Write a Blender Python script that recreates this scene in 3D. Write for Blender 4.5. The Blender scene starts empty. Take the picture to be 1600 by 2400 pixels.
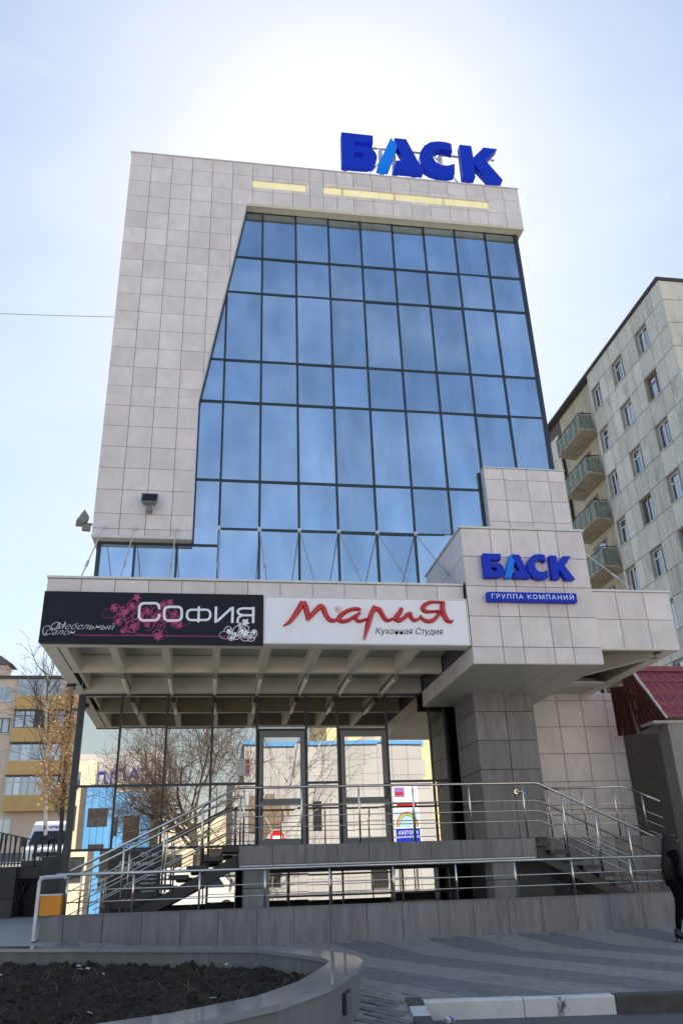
import bpy, bmesh, math, random
from mathutils import Vector, Matrix
R = math.radians
random.seed(7)
S = bpy.context.scene
COL = S.collection

# ------------------------------------------------------------------ camera, sky, sun, exposure
cam_d = bpy.data.cameras.new('camera'); cam = bpy.data.objects.new('camera', cam_d); COL.objects.link(cam)
cam_d.sensor_fit = 'VERTICAL'; cam_d.sensor_height = 24.0; cam_d.lens = 19.0
cam_d.clip_start = 0.05; cam_d.clip_end = 3000
TH, YAW, ROLL = R(24.67), R(9.37), R(-2.02)
fw = Vector((math.sin(YAW) * math.cos(TH), math.cos(YAW) * math.cos(TH), math.sin(TH)))
rt = Vector((math.cos(YAW), -math.sin(YAW), 0)); up = rt.cross(fw)
r2 = math.cos(ROLL) * rt + math.sin(ROLL) * up; u2 = -math.sin(ROLL) * rt + math.cos(ROLL) * up
M = Matrix((r2, u2, -fw)).transposed().to_4x4(); M.translation = (0.0095, -18.7387, 0.3133)
cam.matrix_world = M
S.camera = cam
SUN_EL, SUN_AZ = R(45.8), R(10.0)          # azimuth to the right of +Y
sd = Vector((math.sin(SUN_AZ) * math.cos(SUN_EL), math.cos(SUN_AZ) * math.cos(SUN_EL), math.sin(SUN_EL)))
W = bpy.data.worlds.new('World'); S.world = W; W.use_nodes = True
nt = W.node_tree; nt.nodes.clear()
wo = nt.nodes.new('ShaderNodeOutputWorld'); bg = nt.nodes.new('ShaderNodeBackground')
sky = nt.nodes.new('ShaderNodeTexSky'); sky.sky_type = 'NISHITA'; sky.sun_disc = False
sky.sun_elevation = SUN_EL; sky.sun_rotation = SUN_AZ
sky.air_density = 1.0; sky.dust_density = 0.45; sky.ozone_density = 1.0; sky.altitude = 150
# faint streaky cirrus all over the sky
tcn = nt.nodes.new('ShaderNodeTexCoord'); mp = nt.nodes.new('ShaderNodeMapping'); mp.inputs['Scale'].default_value = (1.2, 2.2, 3.4)
nz = nt.nodes.new('ShaderNodeTexNoise'); nz.inputs['Scale'].default_value = 3.2; nz.inputs['Detail'].default_value = 7; nz.inputs['Roughness'].default_value = .55
nz.inputs['Distortion'].default_value = .5
rp = nt.nodes.new('ShaderNodeMapRange'); rp.inputs[1].default_value = .42; rp.inputs[2].default_value = .78; rp.inputs[3].default_value = 0; rp.inputs[4].default_value = .25
mx = nt.nodes.new('ShaderNodeMix'); mx.data_type = 'RGBA'
nt.links.new(tcn.outputs['Generated'], mp.inputs['Vector']); nt.links.new(mp.outputs['Vector'], nz.inputs['Vector'])
nt.links.new(nz.outputs['Fac'], rp.inputs[0]); nt.links.new(rp.outputs[0], mx.inputs['Factor'])
# soft shoulder on the whole sky (the photograph is a tone-mapped exposure blend): c*k/(c+k)
va = nt.nodes.new('ShaderNodeVectorMath'); va.operation = 'ADD'; va.inputs[1].default_value = (7, 7, 7)
vs_ = nt.nodes.new('ShaderNodeVectorMath'); vs_.operation = 'SCALE'; vs_.inputs['Scale'].default_value = 7.0
vd = nt.nodes.new('ShaderNodeVectorMath'); vd.operation = 'DIVIDE'
nt.links.new(sky.outputs['Color'], va.inputs[0]); nt.links.new(sky.outputs['Color'], vs_.inputs[0]); nt.links.new(vs_.outputs[0], vd.inputs[0]); nt.links.new(va.outputs[0], vd.inputs[1])
nt.links.new(vd.outputs[0], mx.inputs['A']); mx.inputs['B'].default_value = (3.1, 3.2, 3.4, 1)
nt.links.new(mx.outputs['Result'], bg.inputs['Color']); bg.inputs['Strength'].default_value = 0.15
nt.links.new(bg.outputs[0], wo.inputs['Surface'])
sl = bpy.data.lights.new('sun', 'SUN'); so = bpy.data.objects.new('sun', sl); COL.objects.link(so)
sl.energy = 5.0; sl.angle = R(0.53); sl.color = (1.0, .95, .86)
so.rotation_euler = (-sd).to_track_quat('-Z', 'Y').to_euler()
S.view_settings.view_transform = 'Standard'; S.view_settings.look = 'None'
S.view_settings.exposure = 1.15; S.view_settings.gamma = 1; S.view_settings.use_curve_mapping = False

# ------------------------------------------------------------------ materials
MATS = {}
def mat(name, col, rough=.6, metal=0, var=.12, scale=6, stretch=(1, 1, 1), bump=0, bscale=40, rnd=0, dark=None, dthr=(.55, .75), spec=.5, perobj=0, coat=0):
    """principled material: noise mottling, optional second colour (dark) in patches, per object tint (rnd)"""
    m = bpy.data.materials.new(name); m.use_nodes = True; MATS[name] = m
    t = m.node_tree; p = t.nodes['Principled BSDF']
    p.inputs['Roughness'].default_value = rough; p.inputs['Metallic'].default_value = metal
    p.inputs['Specular IOR Level'].default_value = spec
    if coat: p.inputs['Coat Weight'].default_value = coat
    geo = t.nodes.new('ShaderNodeNewGeometry'); mp = t.nodes.new('ShaderNodeMapping'); mp.inputs['Scale'].default_value = stretch
    oi = t.nodes.new('ShaderNodeObjectInfo')
    if perobj:
        ml = t.nodes.new('ShaderNodeMath'); ml.operation = 'MULTIPLY'; ml.inputs[1].default_value = perobj
        ad = t.nodes.new('ShaderNodeVectorMath'); ad.operation = 'ADD'
        t.links.new(oi.outputs['Random'], ml.inputs[0]); t.links.new(geo.outputs['Position'], ad.inputs[0]); t.links.new(ml.outputs[0], ad.inputs[1])
        t.links.new(ad.outputs[0], mp.inputs['Vector'])
    else:
        t.links.new(geo.outputs['Position'], mp.inputs['Vector'])
    n = t.nodes.new('ShaderNodeTexNoise'); n.inputs['Scale'].default_value = scale; n.inputs['Detail'].default_value = 8; n.inputs['Roughness'].default_value = .6
    t.links.new(mp.outputs['Vector'], n.inputs['Vector'])
    mr = t.nodes.new('ShaderNodeMapRange'); mr.inputs[1].default_value = .25; mr.inputs[2].default_value = .75
    mr.inputs[3].default_value = 1 - var; mr.inputs[4].default_value = 1 + var
    t.links.new(n.outputs['Fac'], mr.inputs[0])
    fac = mr.outputs[0]
    if rnd:
        m2 = t.nodes.new('ShaderNodeMapRange'); m2.inputs[3].default_value = 1 - rnd; m2.inputs[4].default_value = 1 + rnd
        t.links.new(oi.outputs['Random'], m2.inputs[0])
        mm = t.nodes.new('ShaderNodeMath'); mm.operation = 'MULTIPLY'; t.links.new(fac, mm.inputs[0]); t.links.new(m2.outputs[0], mm.inputs[1]); fac = mm.outputs[0]
    sc = t.nodes.new('ShaderNodeVectorMath'); sc.operation = 'SCALE'; sc.inputs[0].default_value = col[:3]; t.links.new(fac, sc.inputs['Scale'])
    out = sc.outputs[0]
    if dark:
        n2 = t.nodes.new('ShaderNodeTexNoise'); n2.inputs['Scale'].default_value = scale * .6; n2.inputs['Detail'].default_value = 10; n2.inputs['Roughness'].default_value = .68
        t.links.new(mp.outputs['Vector'], n2.inputs['Vector'])
        m3 = t.nodes.new('ShaderNodeMapRange'); m3.inputs[1].default_value = dthr[0]; m3.inputs[2].default_value = dthr[1]; t.links.new(n2.outputs['Fac'], m3.inputs[0])
        mi = t.nodes.new('ShaderNodeMix'); mi.data_type = 'RGBA'; t.links.new(m3.outputs[0], mi.inputs['Factor']); t.links.new(out, mi.inputs['A']); mi.inputs['B'].default_value = (*dark[:3], 1)
        out = mi.outputs['Result']
    t.links.new(out, p.inputs['Base Color'])
    if bump:
        nb = t.nodes.new('ShaderNodeTexNoise'); nb.inputs['Scale'].default_value = bscale; nb.inputs['Detail'].default_value = 6
        t.links.new(geo.outputs['Position'], nb.inputs['Vector'])
        b = t.nodes.new('ShaderNodeBump'); b.inputs['Strength'].default_value = bump; b.inputs['Distance'].default_value = .02
        t.links.new(nb.outputs['Fac'], b.inputs['Height']); t.links.new(b.outputs[0], p.inputs['Normal'])
    return m
def glassmat(name, gcol, back, fac, wav=.0, wscale=.6, rnd=.06, rough=.01, cloud_tint=.10):
    """coated curtain wall glass: strong tinted reflection over a dark body; slightly wavy"""
    m = bpy.data.materials.new(name); m.use_nodes = True; MATS[name] = m
    t = m.node_tree; t.nodes.clear(); o = t.nodes.new('ShaderNodeOutputMaterial')
    g = t.nodes.new('ShaderNodeBsdfAnisotropic') if 0 else t.nodes.new('ShaderNodeBsdfGlossy')
    g.inputs['Roughness'].default_value = rough
    d = t.nodes.new('ShaderNodeBsdfDiffuse'); d.inputs['Color'].default_value = (*back, 1)
    oi = t.nodes.new('ShaderNodeObjectInfo'); mr = t.nodes.new('ShaderNodeMapRange'); mr.inputs[3].default_value = 1 - rnd; mr.inputs[4].default_value = 1 + rnd
    t.links.new(oi.outputs['Random'], mr.inputs[0])
    sc = t.nodes.new('ShaderNodeVectorMath'); sc.operation = 'SCALE'; sc.inputs[0].default_value = gcol; t.links.new(mr.outputs[0], sc.inputs['Scale'])
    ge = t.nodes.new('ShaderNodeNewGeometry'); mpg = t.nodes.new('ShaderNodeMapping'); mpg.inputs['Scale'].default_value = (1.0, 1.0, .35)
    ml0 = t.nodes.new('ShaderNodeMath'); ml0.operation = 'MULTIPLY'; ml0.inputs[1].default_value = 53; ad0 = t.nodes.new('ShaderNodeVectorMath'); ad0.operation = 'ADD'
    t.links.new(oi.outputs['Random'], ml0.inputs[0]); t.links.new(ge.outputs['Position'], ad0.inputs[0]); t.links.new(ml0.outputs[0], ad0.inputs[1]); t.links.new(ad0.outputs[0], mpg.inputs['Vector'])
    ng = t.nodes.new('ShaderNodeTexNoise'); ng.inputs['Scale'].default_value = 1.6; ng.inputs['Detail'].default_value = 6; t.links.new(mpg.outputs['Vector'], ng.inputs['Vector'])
    mg = t.nodes.new('ShaderNodeMapRange'); mg.inputs[1].default_value = .3; mg.inputs[2].default_value = .7; mg.inputs[3].default_value = 1 - cloud_tint; mg.inputs[4].default_value = 1 + cloud_tint; t.links.new(ng.outputs['Fac'], mg.inputs[0])  # noise painted into the reflection tint, imitating clouds mirrored in the panes
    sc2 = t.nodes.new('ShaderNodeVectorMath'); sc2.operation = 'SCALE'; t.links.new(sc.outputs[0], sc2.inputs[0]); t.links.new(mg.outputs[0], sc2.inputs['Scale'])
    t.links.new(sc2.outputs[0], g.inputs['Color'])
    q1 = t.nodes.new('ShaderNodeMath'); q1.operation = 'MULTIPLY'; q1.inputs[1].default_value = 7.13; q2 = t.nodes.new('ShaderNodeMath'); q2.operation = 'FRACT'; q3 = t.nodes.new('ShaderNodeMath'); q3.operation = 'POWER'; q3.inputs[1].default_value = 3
    q4 = t.nodes.new('ShaderNodeMapRange'); q4.inputs[3].default_value = 1; q4.inputs[4].default_value = 1 + 5 * (cloud_tint > .12); q5 = t.nodes.new('ShaderNodeVectorMath'); q5.operation = 'SCALE'; q5.inputs[0].default_value = back
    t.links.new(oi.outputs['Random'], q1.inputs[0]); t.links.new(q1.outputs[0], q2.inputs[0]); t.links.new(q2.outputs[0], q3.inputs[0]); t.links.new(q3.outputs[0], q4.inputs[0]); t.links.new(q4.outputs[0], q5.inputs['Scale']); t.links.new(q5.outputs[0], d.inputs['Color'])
    mi = t.nodes.new('ShaderNodeMixShader'); mi.inputs[0].default_value = fac
    t.links.new(d.outputs[0], mi.inputs[1]); t.links.new(g.outputs[0], mi.inputs[2]); t.links.new(mi.outputs[0], o.inputs['Surface'])
    if wav:
        geo = t.nodes.new('ShaderNodeNewGeometry'); ml = t.nodes.new('ShaderNodeMath'); ml.operation = 'MULTIPLY'; ml.inputs[1].default_value = 37
        ad = t.nodes.new('ShaderNodeVectorMath'); ad.operation = 'ADD'; t.links.new(oi.outputs['Random'], ml.inputs[0]); t.links.new(geo.outputs['Position'], ad.inputs[0]); t.links.new(ml.outputs[0], ad.inputs[1])
        n = t.nodes.new('ShaderNodeTexNoise'); n.inputs['Scale'].default_value = wscale; n.inputs['Detail'].default_value = 1; t.links.new(ad.outputs[0], n.inputs['Vector'])
        b = t.nodes.new('ShaderNodeBump'); b.inputs['Strength'].default_value = 1; b.inputs['Distance'].default_value = wav
        t.links.new(n.outputs['Fac'], b.inputs['Height']); t.links.new(b.outputs[0], g.inputs['Normal'])
    return m
TILE = mat('tile', (.66, .605, .605), .42, var=.13, scale=2.2, stretch=(1.3, 1.3, .9), rnd=.07, perobj=30, bump=.06, dark=(.53, .485, .475), dthr=(.55, .85))
JOINT = mat('joint', (.10, .095, .095), .9)
TRIM = mat('metal_trim', (.60, .60, .60), .4, .2)
GREY = mat('grey_stone', (.190, .184, .188), .5, var=.34, scale=3.6, stretch=(2.6, 2.6, .36), rnd=.13, perobj=20, dark=(.31, .29, .265), dthr=(.54, .86), bump=.08)
FRAME = mat('dark_frame', (.020, .030, .042), .4)
DOORF = mat('door_frame_paint', (.16, .17, .19), .4, var=.05)
GLASS = glassmat('tower_glass', (.57, .71, .90), (.020, .036, .060), .80, .005, .45, .11, cloud_tint=.15)
LGLASS = glassmat('entrance_glass', (.62, .575, .51), (.012, .012, .012), .92, .0008, .7, .03, .004)
DGLASS = glassmat('dark_glass', (.10, .10, .11), (.004, .004, .006), .5)
WGLASS = glassmat('window_glass', (.55, .58, .62), (.03, .035, .045), .6, .01, 1.2, .25)
STEEL = mat('stainless_steel', (.62, .60, .58), .22, 1.0, var=.05)
SOFF = mat('soffit_panel', (.50, .47, .40), .5, var=.08, scale=3)
BEAM = mat('beam_paint', (.70, .65, .54), .5, var=.08, scale=5, dark=(.30, .28, .24), dthr=(.66, .95))
BLUE = mat('blue_letter', (.001, .030, .50), .45, var=.03, spec=.25)
LBLUE = mat('light_blue_letter', (.002, .21, .88), .45, var=.03, spec=.25)
NAVY = mat('navy_sign', (.008, .009, .017), .45, var=.05, spec=.25)
WHITE = mat('white_sign', (.84, .85, .92), .35, var=.03, scale=3, stretch=(3, 3, .4))
WPRINT = mat('white_print', (.84, .84, .93), .5, var=.02)
PINK = mat('pink_print', (.42, .055, .16), .5, var=.05)
RED = mat('red_letter', (.52, .012, .018), .3, var=.04, coat=.3)
DTEXT = mat('dark_print', (.03, .033, .05), .5)
BLACKST = mat('dark_steel', (.022, .023, .027), .45, var=.2)
CONC = mat('concrete', (.33, .325, .315), .8, var=.15, scale=3, bump=.1, dark=(.2, .19, .18), dthr=(.6, .9))
PAVE_L = mat('paver_light', (.295, .268, .243), .85, var=.15, scale=10, rnd=.10, bump=.15, bscale=90, perobj=3)
PAVE_D = mat('paver_dark', (.205, .196, .190), .85, var=.15, scale=10, rnd=.10, bump=.15, bscale=90, perobj=3)
ASPH = mat('asphalt', (.12, .116, .11), .9, var=.25, scale=8, bump=.4, bscale=160)
EARTH = mat('bare_earth', (.16, .14, .11), .95, var=.3, scale=1.5)
KERBW = mat('kerb_white_paint', (.66, .65, .62), .7, var=.1, scale=7, stretch=(1, 1, .5), dark=(.10, .09, .075), dthr=(.60, .68), bump=.2)
KERBD = mat('kerb_dark', (.075, .072, .068), .85, var=.25, scale=9, bump=.2)
SOIL = mat('soil', (.036, .027, .020), .95, var=.5, scale=9, bump=.6, bscale=40)
RIM = mat('polished_granite', (.26, .26, .265), .10, var=.10, scale=40, rnd=.05, spec=.6)
PWALL = mat('planter_facing', (.17, .165, .16), .5, var=.2, scale=4, stretch=(1.5, 1.5, .5), rnd=.08, perobj=9)
ORANGE = mat('orange_metal', (.72, .27, .012), .45, var=.08)
BINW = mat('bin_frame', (.55, .57, .62), .35, .3)
STRIP = mat('translucent_strip', (.86, .80, .58), .5, var=.16, scale=1.2)
_p = STRIP.node_tree; _t = _p.nodes.new('ShaderNodeBsdfTranslucent'); _t.inputs['Color'].default_value = (.74, .70, .54, 1)
_m = _p.nodes.new('ShaderNodeMixShader'); _m.inputs[0].default_value = .55
_p.links.new(_p.nodes['Principled BSDF'].outputs[0], _m.inputs[1]); _p.links.new(_t.outputs[0], _m.inputs[2]); _p.links.new(_m.outputs[0], _p.nodes['Material Output'].inputs['Surface'])

# ------------------------------------------------------------------ mesh helpers
WPOS = {}
def put(o, parent=None, world=(0, 0, 0)):
    COL.objects.link(o); o.location = world; WPOS[o] = Vector(world)
    if parent:
        o.parent = parent; o.matrix_parent_inverse = Matrix.Translation(-WPOS[parent])
    return o
def thing(name, label, cat, loc=(0, 0, 0), group=None, kind=None):
    o = bpy.data.objects.new(name, None); o.empty_display_size = .2; put(o, None, loc)
    o['label'] = label; o['category'] = cat
    if group: o['group'] = group
    if kind: o['kind'] = kind
    return o
def tag(o, label=None, cat=None, group=None, kind=None):
    if label: o['label'] = label
    if cat: o['category'] = cat
    if group: o['group'] = group
    if kind: o['kind'] = kind
    return o
class MB:
    def __init__(s): s.v = []; s.f = []
    def add(s, vs, fs):
        n = len(s.v); s.v += [tuple(v) for v in vs]; s.f += [tuple(i + n for i in f) for f in fs]; return s
    def box(s, x0, x1, y0, y1, z0, z1):
        return s.add([(x0, y0, z0), (x1, y0, z0), (x1, y1, z0), (x0, y1, z0), (x0, y0, z1), (x1, y0, z1), (x1, y1, z1), (x0, y1, z1)],
                     [(3, 2, 1, 0), (4, 5, 6, 7), (0, 1, 5, 4), (1, 2, 6, 5), (2, 3, 7, 6), (3, 0, 4, 7)])
    def obox(s, c, ax, ay, az):          # oriented box: centre and three half axes
        c, ax, ay, az = map(Vector, (c, ax, ay, az)); vs = []
        for k in (-1, 1):
            for i, j in ((-1, -1), (1, -1), (1, 1), (-1, 1)): vs.append(c + i * ax + j * ay + k * az)
        return s.add(vs, [(3, 2, 1, 0), (4, 5, 6, 7), (0, 1, 5, 4), (1, 2, 6, 5), (2, 3, 7, 6), (3, 0, 4, 7)])
    def bar(s, a, b, w, h, upv=(0, 0, 1)):  # rectangular bar from a to b
        a, b = Vector(a), Vector(b); d = (b - a); L = d.length; d.normalize(); sd_ = d.cross(Vector(upv)).normalized(); u = sd_.cross(d)
        return s.obox((a + b) / 2, d * L / 2, sd_ * w / 2, u * h / 2)
    def prism(s, poly, y0, y1, plane='xz', hole=None):
        """poly counter-clockwise seen from the front (-Y); extruded y0(front)..y1"""
        n = len(poly)
        P = (lambda a, b, y: (a, y, b)) if plane == 'xz' else ((lambda a, b, y: (y, a, b)) if plane == 'yz' else (lambda a, b, y: (a, b, y)))
        vs = [P(a, b, y0) for a, b in poly] + [P(a, b, y1) for a, b in poly]
        return s.add(vs, [tuple(range(n)), tuple(range(2 * n - 1, n - 1, -1))] + [(i, i + n, (i + 1) % n + n, (i + 1) % n) for i in range(n)])
    def tube(s, pts, r, n=8, cap=True):
        pts = [Vector(p) for p in pts]; rs = r if isinstance(r, (list, tuple)) else [r] * len(pts)
        base = len(s.v); prev = None; vs = []; fs = []
        for i, p in enumerate(pts):
            d = (pts[min(i + 1, len(pts) - 1)] - pts[max(i - 1, 0)]).normalized()
            if prev is None:
                a = Vector((0, 0, 1)) if abs(d.z) < .9 else Vector((1, 0, 0)); x = d.cross(a).normalized()
            else:
                x = prev - d * prev.dot(d); x = x.normalized() if x.length > 1e-6 else d.orthogonal().normalized()
            prev = x; y = d.cross(x)
            for k in range(n):
                a = 2 * math.pi * k / n; vs.append(p + (x * math.cos(a) + y * math.sin(a)) * rs[i])
        for i in range(len(pts) - 1):
            for k in range(n): fs.append((i * n + k, i * n + (k + 1) % n, (i + 1) * n + (k + 1) % n, (i + 1) * n + k))
        if cap: fs += [tuple(range(n - 1, -1, -1)), tuple((len(pts) - 1) * n + k for k in range(n))]
        return s.add(vs, fs)
    def stroke(s, pts, ws, y, h, n=5, up=None):
        """flat domed ribbon in the x-z plane lying on plane y, bulging h towards -Y"""
        pts = [Vector((p[0], p[1])) for p in pts]; ws = ws if isinstance(ws, (list, tuple)) else [ws] * len(pts)
        # densify (Catmull-Rom) unless straight
        vs = []; fs = []
        for i, p in enumerate(pts):
            a = pts[max(i - 1, 0)]; b = pts[min(i + 1, len(pts) - 1)]
            d = (b - a); d = d.normalized() if d.length > 1e-9 else Vector((1, 0)); nn = Vector((-d.y, d.x))
            if 0 < i < len(pts) - 1:
                c = (pts[i] - a).normalized().dot(d); k = 1 / max(c, .6)
            else: k = 1
            for j in range(n):
                t = -1 + 2 * j / (n - 1); q = p + nn * t * ws[i] / 2 * k; vs.append((q.x, y - h * math.sqrt(max(0, 1 - t * t * .92)) - .0005 * (t * t < .99), q.y))
        for i in range(len(pts) - 1):
            for j in range(n - 1): fs.append((i * n + j, (i + 1) * n + j, (i + 1) * n + j + 1, i * n + j + 1))
        return s.add(vs, fs)
    def mesh(s, name):
        m = bpy.data.meshes.new(name); m.from_pydata(s.v, [], s.f); m.update(); return m
    def build(s, name, m, parent=None, smooth=False, world=(0, 0, 0)):
        me = s.mesh(name); me.materials.append(m)
        if smooth: me.polygons.foreach_set('use_smooth', [True] * len(me.polygons))
        o = bpy.data.objects.new(name, me); return put(o, parent, world)
def cat_rom(pts, ws, k=6):
    P = [Vector(p) for p in pts]; out = []; wo_ = []
    for i in range(len(P) - 1):
        p0, p1, p2, p3 = P[max(i - 1, 0)], P[i], P[i + 1], P[min(i + 2, len(P) - 1)]
        for j in range(k):
            t = j / k
            out.append(.5 * ((2 * p1) + (p2 - p0) * t + (2 * p0 - 5 * p1 + 4 * p2 - p3) * t * t + (3 * p1 - p0 - 3 * p2 + p3) * t ** 3)); wo_.append(ws[i] + (ws[i + 1] - ws[i]) * t)
    out.append(P[-1]); wo_.append(ws[-1]); return out, wo_
CACHE = {}
def rect(name, w, h, t, axis, m, parent, c):
    """shared-mesh slab w x h x t centred at c; axis is the thin direction"""
    k = (name, round(w, 3), round(h, 3), round(t, 3), axis, m.name)
    if k not in CACHE:
        a = w / 2; b = h / 2; d = t / 2; bv = min(.004, t / 3)
        mb = MB()
        def ring(e, y): return [(-a + e, y, -b + e), (a - e, y, -b + e), (a - e, y, b - e), (-a + e, y, b - e)]
        vs = ring(bv, -d) + ring(0, -d + bv) + ring(0, d)
        if axis == 'x': vs = [(y, -x, z) for x, y, z in vs]
        if axis == 'z': vs = [(x, z, -y) for x, y, z in vs]
        mb.add(vs, [(0, 1, 2, 3)] + [(4 * r + i, 4 * (r + 1) + i, 4 * (r + 1) + (i + 1) % 4, 4 * r + (i + 1) % 4) for r in (0, 1) for i in range(4)] + [(11, 10, 9, 8)])
        me = mb.mesh(name); me.materials.append(m); CACHE[k] = me
    o = bpy.data.objects.new(name, CACHE[k]); return put(o, parent, c)
def clip(poly, a, b, c):     # keep a*x+b*y>=c
    out = []
    for i in range(len(poly)):
        p, q = poly[i], poly[(i + 1) % len(poly)]; dp = a * p[0] + b * p[1] - c; dq = a * q[0] + b * q[1] - c
        if dp >= 0: out.append(p)
        if (dp >= 0) != (dq >= 0):
            t = dp / (dp - dq); out.append((p[0] + (q[0] - p[0]) * t, p[1] + (q[1] - p[1]) * t))
    return out
def area(p): return abs(sum(p[i][0] * p[(i + 1) % len(p)][1] - p[(i + 1) % len(p)][0] * p[i][1] for i in range(len(p)))) / 2
def tiles(parent, xs, zs, y, t=.03, m=TILE, gap=.011, axis='y', name='tile', sgn=1, cut=None):
    """grid of slabs; axis y: front at y facing -Y, axis x: face at x=y"""
    for i in range(len(xs) - 1):
        for j in range(len(zs) - 1):
            x0, x1, z0, z1 = xs[i] + gap / 2, xs[i + 1] - gap / 2, zs[j] + gap / 2, zs[j + 1] - gap / 2
            if x1 - x0 < .02 or z1 - z0 < .02: continue
            if cut:
                p = [(x0, z0), (x1, z0), (x1, z1), (x0, z1)]; q = p
                for c in cut: q = clip(q, *c) if len(q) > 2 else []
                if len(q) < 3 or area(q) < .004: continue
                if area(q) < area(p) * .999:
                    MB().prism(q, y, y + t).build(name, m, parent); continue
            if axis == 'y': rect(name, x1 - x0, z1 - z0, t, 'y', m, parent, ((x0 + x1) / 2, y + t / 2, (z0 + z1) / 2))
            else: rect(name, x1 - x0, z1 - z0, t, 'x', m, parent, (y + sgn * t / 2, (x0 + x1) / 2, (z0 + z1) / 2))
def text_mesh(body, size, m, name, parent, origin, shear=0, extrude=.003, offset=0, width=None, rot=None, spacing=1, align='LEFT'):
    cu = bpy.data.curves.new(name, 'FONT'); cu.body = body; cu.size = size; cu.extrude = extrude; cu.shear = shear; cu.offset = offset; cu.space_character = spacing; cu.align_x = align
    o = bpy.data.objects.new(name, cu); COL.objects.link(o); bpy.context.view_layer.update()
    me = bpy.data.meshes.new_from_object(o.evaluated_get(bpy.context.evaluated_depsgraph_get())); bpy.data.objects.remove(o)
    xs = [v.co.x for v in me.vertices]
    k = 1
    if width and xs: k = width / (max(xs) - min(xs))
    rz = Matrix.Rotation(rot or 0, 4, 'Z')
    for v in me.vertices:
        c = v.co.copy(); q = rz @ Vector(((c.x - min(xs)) * k if align == 'LEFT' else c.x * k, -c.z, c.y)); v.co = q
    me.materials.clear(); me.materials.append(m)
    n = bpy.data.objects.new(name, me); return put(n, parent, origin)
def lerp(a, b, t): return a + (b - a) * t
def fr(a, b, step):
    n = max(1, round((b - a) / step)); return [a + (b - a) * i / n for i in range(n + 1)]

# ------------------------------------------------------------------ ground, pavement, kerb
from mathutils import noise as MN
def sstep(a, b, x):
    t = min(1, max(0, (x - a) / (b - a))); return t * t * (3 - 2 * t)
def gh(x, y):
    pts = [(-30, -.80), (-14, -.75), (-10.1, -.715), (-5.4, -.675), (-4.0, -.52), (0, -.50), (3.2, -.10 if x < -2.6 else -.45), (9, -.1 if x < -2.6 else -.45)]
    z = pts[0][1]
    for (a, za), (b, zb) in zip(pts, pts[1:]):
        if a <= y <= b: z = lerp(za, zb, (y - a) / (b - a)); break
        if y > b: z = zb
    left = sstep(.2, -2.6, x) * sstep(-6.5, -4.0, y) * (1 - sstep(-1, 3.2, y))
    return z + .20 * left
g = MB(); g.add([(-900, -900, -.86), (900, -900, -.86), (900, 900, -.86), (-900, 900, -.86)], [(0, 1, 2, 3)])
g2 = MB(); g2.add([(-120, -140, -.84), (120, -140, -.84), (120, -21.5, -.84), (-120, -21.5, -.84)], [(0, 1, 2, 3)])
tag(g2.build('bounce_ground', mat('bounce_paving', (.48, .43, .36), .85, var=.1, scale=2)), 'pale paving added across the street for bounce light', 'bounce_ground', kind='structure')  # pale sheet behind the camera, added to bounce sunlight under the canopy
tag(g.build('ground', ASPH), 'grey asphalt road and open ground around the office building', 'ground', kind='structure')
def sheet(xs, ys, f, m, name, parent=None):
    mb = MB(); nx = len(xs)
    mb.add([(x, y, f(x, y)) for y in ys for x in xs], [(j * nx + i, j * nx + i + 1, (j + 1) * nx + i + 1, (j + 1) * nx + i) for j in range(len(ys) - 1) for i in range(nx - 1)])
    return mb.build(name, m, parent, smooth=True)
KS = -.17                                            # the kerb runs slightly askew to the facade
def kerb_y(x): return -10.1 + KS * (x - 2.05)
mbp = MB()
def pv_quad(x0, x1, y0f, y1, n, k):
    for i in range(n):
        xa, xb = lerp(x0, x1, i / n), lerp(x0, x1, (i + 1) / n)
        for j in range(k):
            ya, yb = lerp(y0f(xa), y1, j / k), lerp(y0f(xb), y1, j / k); yc, yd = lerp(y0f(xa), y1, (j + 1) / k), lerp(y0f(xb), y1, (j + 1) / k)
            mbp.add([(xa, ya, gh(xa, ya) - .012), (xb, yb, gh(xb, yb) - .012), (xb, yd, gh(xb, yd) - .012), (xa, yc, gh(xa, yc) - .012)], [(0, 1, 2, 3)])
pv_quad(-30, -.2, lambda x: -24, 3.0, 40, 90); pv_quad(-.2, 1.97, lambda x: max(-24, -10.1 - (1.97 - x) / .17), 3.0, 14, 90); pv_quad(1.97, 30, kerb_y, 3.0, 30, 60)
pavement = mbp.build('pavement', CONC); tag(pavement, 'grey pavement in front of the office building', 'pavement', kind='structure')
# pavers in light and dark stripes
PL_I = [(-4.3, -4.29), (-2.83, -5.33), (-1.1, -6.55), (.606, -7.76), (1.0, -8.9), (1.195, -9.6), (1.19, -9.95), (1.1, -10.35), (.725, -11.6), (.36, -12.4), (-.18, -13.0), (-.62, -13.3), (-1.3, -13.6), (-4.3, -14.1)]
PL_O = [(-4.0, -3.88), (-2.54, -4.92), (-.81, -6.14), (.80, -7.30), (1.36, -8.5), (1.54, -9.48), (1.49, -10.1), (1.34, -10.75), (.92, -12.0), (.48, -12.85), (-.06, -13.46), (-.7, -13.8), (-1.4, -14.1), (-4.3, -14.6)]
def inside(p, poly):
    c = False
    for i in range(len(poly)):
        (x1, y1), (x2, y2) = poly[i], poly[i - 1]
        if (y1 > p[1]) != (y2 > p[1]) and p[0] < (x2 - x1) * (p[1] - y1) / (y2 - y1) + x1: c = not c
    return c
POLY_O = PL_O + [(-4.3, -3.9)]
du = Vector((-.342, .940)); dv = Vector((.940, .342)); PW, PLEN = .12, .24
cells = []
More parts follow.
